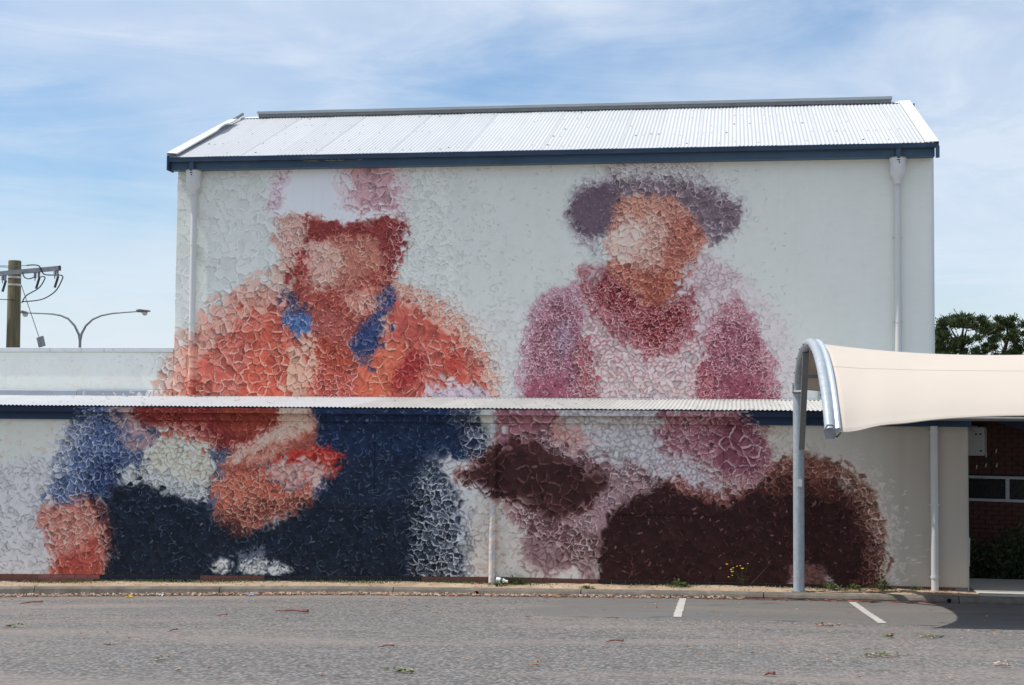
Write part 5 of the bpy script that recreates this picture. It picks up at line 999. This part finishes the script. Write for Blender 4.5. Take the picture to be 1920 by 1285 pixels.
# ------------------------------------------------------------------ kerb outlet, litter, weeds
def gpt(x, y, up=0): return (x, y, float(zroad(x, y)) + up)
DO = tag(empty('drain_outlet', (-4.30, 24.72, -.06)), 'clay drain pipe mouth poking through the kerb by the centre downpipe', 'drain')
b = MB(); n = 16; zc = float(zkerb(-4.3)) - .075
for k in range(n): pass
v = []
for yy, r_ in ((24.69, .055), (24.69, .042), (24.80, .042), (24.80, .055)):
    for k in range(n): v.append((-4.30 + r_ * math.cos(6.283*k/n), yy, zc + r_ * math.sin(6.283*k/n)))
f = [(i*n+k, i*n+(k+1) % n, (i+1)*n+(k+1) % n, (i+1)*n+k) for i in range(3) for k in range(n)]
b.add(v, f); b.build('pipe_mouth', M['terracotta'], DO)
b = MB(); b.tube([(-4.30, 24.712, zc), (-4.30, 24.718, zc)], .044, 14); b.build('dark_bore', M['black'], DO)
DO2 = tag(empty('drain_outlet', (3.42, 24.72, -.06)), 'round dark drain hole in the kerb below the right downpipe', 'drain')
b = MB(); b.tube([(3.46, 24.708, -.02), (3.46, 24.718, -.02)], .038, 12); b.build('bore', M['black'], DO2)
v = [(3.46 + r_ * math.cos(6.283*k/14), yy, -.02 + r_ * math.sin(6.283*k/14)) for yy, r_ in ((24.704, .050), (24.704, .037), (24.74, .037), (24.74, .050)) for k in range(14)]
b = MB(); b.add(v, [(i*14+k, i*14+(k+1) % 14, (i+1)*14+(k+1) % 14, (i+1)*14+k) for i in range(3) for k in range(14)]); b.build('rim', M['kerb'], DO2)

def leaf(p, l, w, az, curl, roll):
    d = Vector((math.cos(az), math.sin(az), 0)); s = Vector((-math.sin(az), math.cos(az), roll)) * w / 2; p = Vector(p)
    return [p - d*l/2 + Vector((0, 0, curl)), p - d*l*.1 + s + Vector((0, 0, .004)), p + d*l/2 + Vector((0, 0, curl*.8)), p - d*l*.1 - s + Vector((0, 0, .006))]
def litter(name, m, n, seed, xr, yf, lr, wr, cr):
    rng = random.Random(seed); V = []; F = []
    for k in range(n):
        x = xr(rng); y = yf(rng, x); p = gpt(x, y, rng.uniform(.006, .02) if y < 24.7 else .0)
        if y > 24.72: p = (x, y, float(zkerb(x)) + .012)
        q = leaf(p, rng.uniform(*lr), rng.uniform(*wr), rng.uniform(-.7, .7) if rng.random() < .6 else rng.uniform(0, 6.28), rng.uniform(*cr), rng.uniform(-.6, .6)); i = len(V); V += q; F += [(i, i+1, i+2), (i, i+2, i+3)]
    me = bpy.data.meshes.new(name); me.from_pydata([tuple(p) for p in V], [], F); o = link(name, me, M[m]); return o
def xk(rng):
    x = rng.uniform(-14, .2)
    return x if rng.random() < (.95 if x < -2.6 else .5) else rng.uniform(-9, -4.5)
band = lambda rng, x: 24.70 - abs(rng.gauss(0, .13))
tag(litter('leaf_litter', 'leafdry', 1500, 1, xk, band, (.03, .10), (.012, .035), (.0, .035)), 'brown dry leaves drifted along the kerb gutter', 'leaves', kind='stuff')
tag(litter('pale_leaf_litter', 'leafpale', 750, 2, xk, band, (.03, .09), (.012, .035), (.005, .05)), 'pale curled leaves among the kerb litter', 'leaves', kind='stuff')
tag(litter('bark_litter', 'bark', 420, 3, lambda r: r.uniform(-14, 3.3), lambda r, x: 24.70 - abs(r.gauss(0, .10)), (.12, .5), (.010, .03), (.0, .02)), 'reddish bark strips along the kerb', 'bark', kind='stuff')
tag(litter('loose_leaves', 'leafdry', 260, 4, lambda r: r.uniform(-13, 5.5), lambda r, x: r.uniform(12.5, 24.3), (.02, .07), (.01, .028), (.0, .03)), 'small brown leaves scattered over the car park', 'leaves', kind='stuff')
tag(litter('verge_leaves', 'leafdry', 420, 5, lambda r: r.uniform(-14, 3.8), lambda r, x: r.uniform(24.80, 25.5), (.02, .08), (.01, .03), (.0, .02)), 'dry leaves on the dirt strip below the mural', 'leaves', kind='stuff')
tag(litter('loose_bark', 'bark', 100, 6, lambda r: r.uniform(-13, 5.5), lambda r, x: r.uniform(12.5, 24.3), (.05, .2), (.006, .014), (.0, .015)), 'thin red bark shreds on the asphalt', 'bark', kind='stuff')
def grass(name, m, n, seed, xr, yr, h, lean=.5, w=.006):
    rng = random.Random(seed); V = []; F = []
    for k in range(n):
        x = xr(rng); y = rng.uniform(*yr); z = float(zkerb(x)) + .0; hh = rng.uniform(.35, 1) * h; a = rng.uniform(0, 6.28); l_ = lean * hh * rng.uniform(.2, 1)
        d = Vector((math.cos(a) * l_, math.sin(a) * l_ * .6, 0)); s = Vector((w, 0, 0)); p = Vector((x, y, z)); i = len(V)
        V += [p - s, p + s, p + d * .4 + Vector((0, 0, hh * .6)) + s * .7, p + d * .4 + Vector((0, 0, hh * .6)) - s * .7, p + d + Vector((0, 0, hh))]; F += [(i, i+1, i+2, i+3), (i+3, i+2, i+4)]
    me = bpy.data.meshes.new(name); me.from_pydata([tuple(p) for p in V], [], F); return link(name, me, M[m])
def gx1(r):
    return r.choice((r.gauss(-11.9, .35), r.gauss(-10.6, .4), r.uniform(-13.4, -5.3), r.gauss(-8.6, .5), r.gauss(-6.5, .8), r.gauss(-4.9, .3), r.gauss(-3.7, .3)))
tag(grass('wall_grass', 'weed', 900, 11, gx1, (25.36, 25.53), .085), 'short green grass along the foot of the mural', 'grass', kind='stuff')
tag(grass('dry_wall_grass', 'drygrass', 1500, 12, lambda r: r.uniform(-14, 3.6), (25.30, 25.53), .05, .8), 'short dry grass along the foot of the mural', 'grass', kind='stuff')
def weed(label, x, y, w, h, n, seed):
    rng = random.Random(seed); z = float(zkerb(x)); r = tag(empty('weed', (x, y, z)), label, 'plant', 'weeds along the wall foot'); V = []; F = []
    for k in range(n):
        a = rng.uniform(0, 6.28); q = rng.random(); p = Vector((x + math.cos(a) * q * w, y + math.sin(a) * q * w * .5, z + rng.random() * h * (1.1 - q))); d = Vector((math.cos(a), math.sin(a) * .6, rng.uniform(.0, 1))).normalized(); l_ = rng.uniform(.03, .07); s = d.cross(Vector((0, 0, 1))).normalized() * l_ * .33
        i = len(V); V += [p, p + d*l_*.5 + s, p + d*l_, p + d*l_*.5 - s]; F.append((i, i+1, i+2, i+3))
    me = bpy.data.meshes.new('leaves'); me.from_pydata([tuple(p) for p in V], [], F); link('leaves', me, M['weed'], r)
    st = MB()
    for k in range(6):
        a = rng.uniform(0, 6.28); st.tube([(x, y, z - .01), (x + math.cos(a) * w * .5, y + math.sin(a) * w * .2, z + h * .8)], [.004, .002], 4, False)
    st.build('stems', M['drygrass'], r)
weed('low green weed at the wall left of the yellow flowers', -.92, 25.40, .20, .12, 130, 51)
weed('low green weed just right of the shade post', 1.62, 25.36, .22, .12, 140, 52)
weed('small yellowish weed between the post and the mural edge', 2.02, 25.38, .18, .09, 100, 53)
weed('dark green weed at the right edge of the brown paint', 2.48, 25.44, .24, .15, 170, 54)
weed('small green weed left of the right downpipe', 3.02, 25.44, .12, .07, 60, 55)
weed('dark green weed behind the white bottle', -3.78, 25.46, .22, .13, 150, 56)
weed('tiny weed on the verge near the middle kerb joint', -2.44, 24.93, .13, .06, 60, 57)
weed('tiny weed in front of the centre downpipe', -4.0, 25.15, .15, .05, 70, 58)
FL = tag(empty('flowering_weed', (.0, 25.42, .03)), 'spindly weed with small yellow flowers against the brown paint', 'plant'); random.seed(77)
fx = (0.186, 25.420, 0.095)[0]; fl = [(-0.029, 25.400, 0.335), (0.069, 25.400, 0.392), (0.123, 25.400, 0.402), (0.159, 25.400, 0.358), (0.007, 25.420, 0.361), (-0.011, 25.400, 0.300), (-0.011, 25.400, 0.237), (-0.074, 25.400, 0.208), (-0.101, 25.420, 0.422), (0.249, 25.420, 0.439)]
b = MB(); st = MB()
for p in fl:
    s = random.choice((.016, .022, .028)); p = Vector(p); n = 8
    b.lathe([(.001, .3*s), (s*.6, .25*s), (s, 0), (s*.5, -.3*s), (.001, -.35*s)], p, n); st.tube([(fx + random.uniform(-.06, .08), 25.44, .02), (fx + (p.x-fx)*.35, 25.43, .02 + (p.z) * .55), p], [.004, .003, .002], 4, False)
for k in range(3): a = random.uniform(-.15, .5); st.tube([(fx, 25.44, .02), (fx + a * .4, 25.43, random.uniform(.1, .3)), (fx + a, 25.42, random.uniform(.2, .8))], [.004, .003, .0015], 4, False)
b.build('flowers', M['yellow'], FL, True); st.build('stems', M['shrub'], FL)

# single bits of litter
BT = tag(empty('plastic_bottle', (-3.97, 25.34, .03)), 'white plastic bottle lying by the foot of the centre downpipe', 'bottle')
b = MB(); a, c = Vector((-4.07, 25.36, .075)), Vector((-3.86, 25.32, .045)); d = (c - a)
b.tube([a, a + d*.02, a + d*.62, a + d*.78, a + d*.82], [.02, .042, .042, .024, .018], 14); b.build('body', M['plastic'], BT, True)
b = MB(); b.tube([a + d*.40, a + d*.60], .0435, 14, False); b.build('band', M['green_plastic'], BT, True)
b = MB(); b.tube([a + d*.82, a + d*1.0], .022, 12); b.build('cap', M['plastic'], BT, True)
def crumple(name, label, cat, m, x, y, l, w, h, seed):
    rng = random.Random(seed); v = []; f = []; nx, ny = 7, 5
    for i in range(nx):
        for j in range(ny):
            xx = x + (i/(nx-1) - .5) * l + rng.uniform(-.01, .01); yy = y + (j/(ny-1) - .5) * w + rng.uniform(-.008, .008); v.append((xx, yy, float(zroad(xx, yy)) + .008 + rng.random() * h))
    for i in range(nx-1):
        for j in range(ny-1): f.append((i*ny+j, (i+1)*ny+j, (i+1)*ny+j+1, i*ny+j+1))
    n0 = len(v); v += [(a, b_, c - .004) for a, b_, c in v]; f += [tuple(n0+i for i in q[::-1]) for q in f]
    me = bpy.data.meshes.new(name); me.from_pydata(v, [], f); me.update(); return tag(link(name, me, M[m]), label, cat)
crumple('wrapper', 'crumpled blue plastic wrapper in the kerb gutter', 'litter', 'blue_plastic', -8.18, 24.38, .16, .08, .025, 1)
crumple('wrapper', 'crumpled yellow wrapper near the left kerb', 'litter', 'yellow_plastic', -10.30, 24.25, .13, .07, .02, 2)
crumple('paper_scrap', 'white paper scrap among the leaves by the kerb', 'litter', 'plastic', -9.85, 24.52, .10, .06, .03, 3)
def gp(q): return q
def ground_at(u, v_):
    return None
def stick(label, x0, y0, x1, y1, r, m='bark', name='stick', bend=.06):
    p = Vector(gpt(x0, y0, r + .004)); q = Vector(gpt(x1, y1, r + .004)); mid = (p + q) / 2 + Vector((0, bend, .015)); b = MB()
    b.tube([p, (p + mid) / 2, mid, (mid + q) / 2 + Vector((0, 0, .01)), q + Vector((0, 0, .02))], [r * .4, r * .9, r, r * 1.1, r * 1.6], 6); return tag(b.build(name, M[m], None, True), label, 'stick')
stick('thin grey stick near the left kerb', -11.428, 22.505, -11.139, 22.720, 0.012)
stick('curved brown bark stick with a thick end in mid left', -6.620, 20.924, -6.081, 20.712, 0.016)
stick('short red twig left of the centre of the car park', -7.200, 19.982, -7.041, 19.974, 0.008)
stick('thin red twig lying in the middle of the car park', -1.458, 17.146, -1.257, 17.115, 0.01)
stick('short red twig in the right foreground', 0.289, 14.266, 0.389, 14.290, 0.012)
stick('short dark red twig at the far left middle', -6.925, 17.544, -6.849, 17.614, 0.008)
stick('slim brown twig left of the parking bays', -3.932, 16.163, -3.768, 16.247, 0.008)
def leaf_heap(label, x, y, w, m, n, seed, name='leaf_clump', m2=None):
    rng = random.Random(seed); r = tag(empty(name, gpt(x, y)), label, 'leaves')
    for mm, nn in ((m, n), (m2, n // 2 if m2 else 0)):
        if not mm: continue
        V = []; F = []
        for k in range(nn):
            xx = x + rng.gauss(0, w * .4); yy = y + rng.gauss(0, w * .18); q = leaf(gpt(xx, yy, rng.uniform(.008, .045)), rng.uniform(.04, .08), rng.uniform(.015, .035), rng.uniform(0, 6.28), rng.uniform(0, .03), rng.uniform(-1, 1)); i = len(V); V += q; F += [(i, i+1, i+2), (i, i+2, i+3)]
        me = bpy.data.meshes.new('leaves'); me.from_pydata([tuple(p) for p in V], [], F); link('leaves', me, M[mm], r)
    s = MB(); s.tube([gpt(x - w * .6, y - .02, .012), gpt(x, y, .02), gpt(x + w * .6, y + .02, .012)], [.003, .005, .003], 5); s.build('twig', M['bark'], r)
leaf_heap('fresh green leaf sprig at the left edge of the asphalt', -9.365, 18.209, 0.16, 'weed', 14, 60, m2=None)
leaf_heap('pale green sprig in the centre foreground', -3.125, 13.941, 0.2, 'weed', 14, 61, m2='drygrass')
leaf_heap('brown curled leaf on the asphalt right of centre', -1.988, 14.789, 0.1, 'leafdry', 6, 62, m2=None)
leaf_heap('long green sprig in the right foreground', 1.574, 16.155, 0.3, 'weed', 22, 63, m2='drygrass')
leaf_heap('brown leaf clump below the right bay', 1.177, 19.734, 0.16, 'bark', 10, 64, m2='leafdry')
leaf_heap('green leaf clump right of the bays', 2.375, 18.537, 0.2, 'weed', 10, 65, m2='leafdry')
leaf_heap('small green clump beside the right bay line', 1.856, 18.399, 0.12, 'weed', 8, 66, m2='leafdry')
leaf_heap('pale leaf tuft lying in the left foreground', -5.758, 14.401, 0.1, 'leafpale', 6, 67, m2='weed')
leaf_heap('brown bent leaf at the right foreground edge', 2.697, 15.554, 0.14, 'leafpale', 6, 68, m2='bark')
leaf_heap('dry leaf pile against the kerb by the round drain hole', 3.235, 24.890, 0.14, 'leafpale', 10, 69, m2='leafdry')
leaf_heap('small pale leaf in the left foreground', -5.274, 13.611, 0.05, 'leafpale', 3, 70, m2=None)
leaf_heap('flat pale leaf in the left middle', -6.963, 15.857, 0.12, 'leafpale', 3, 71, m2=None)
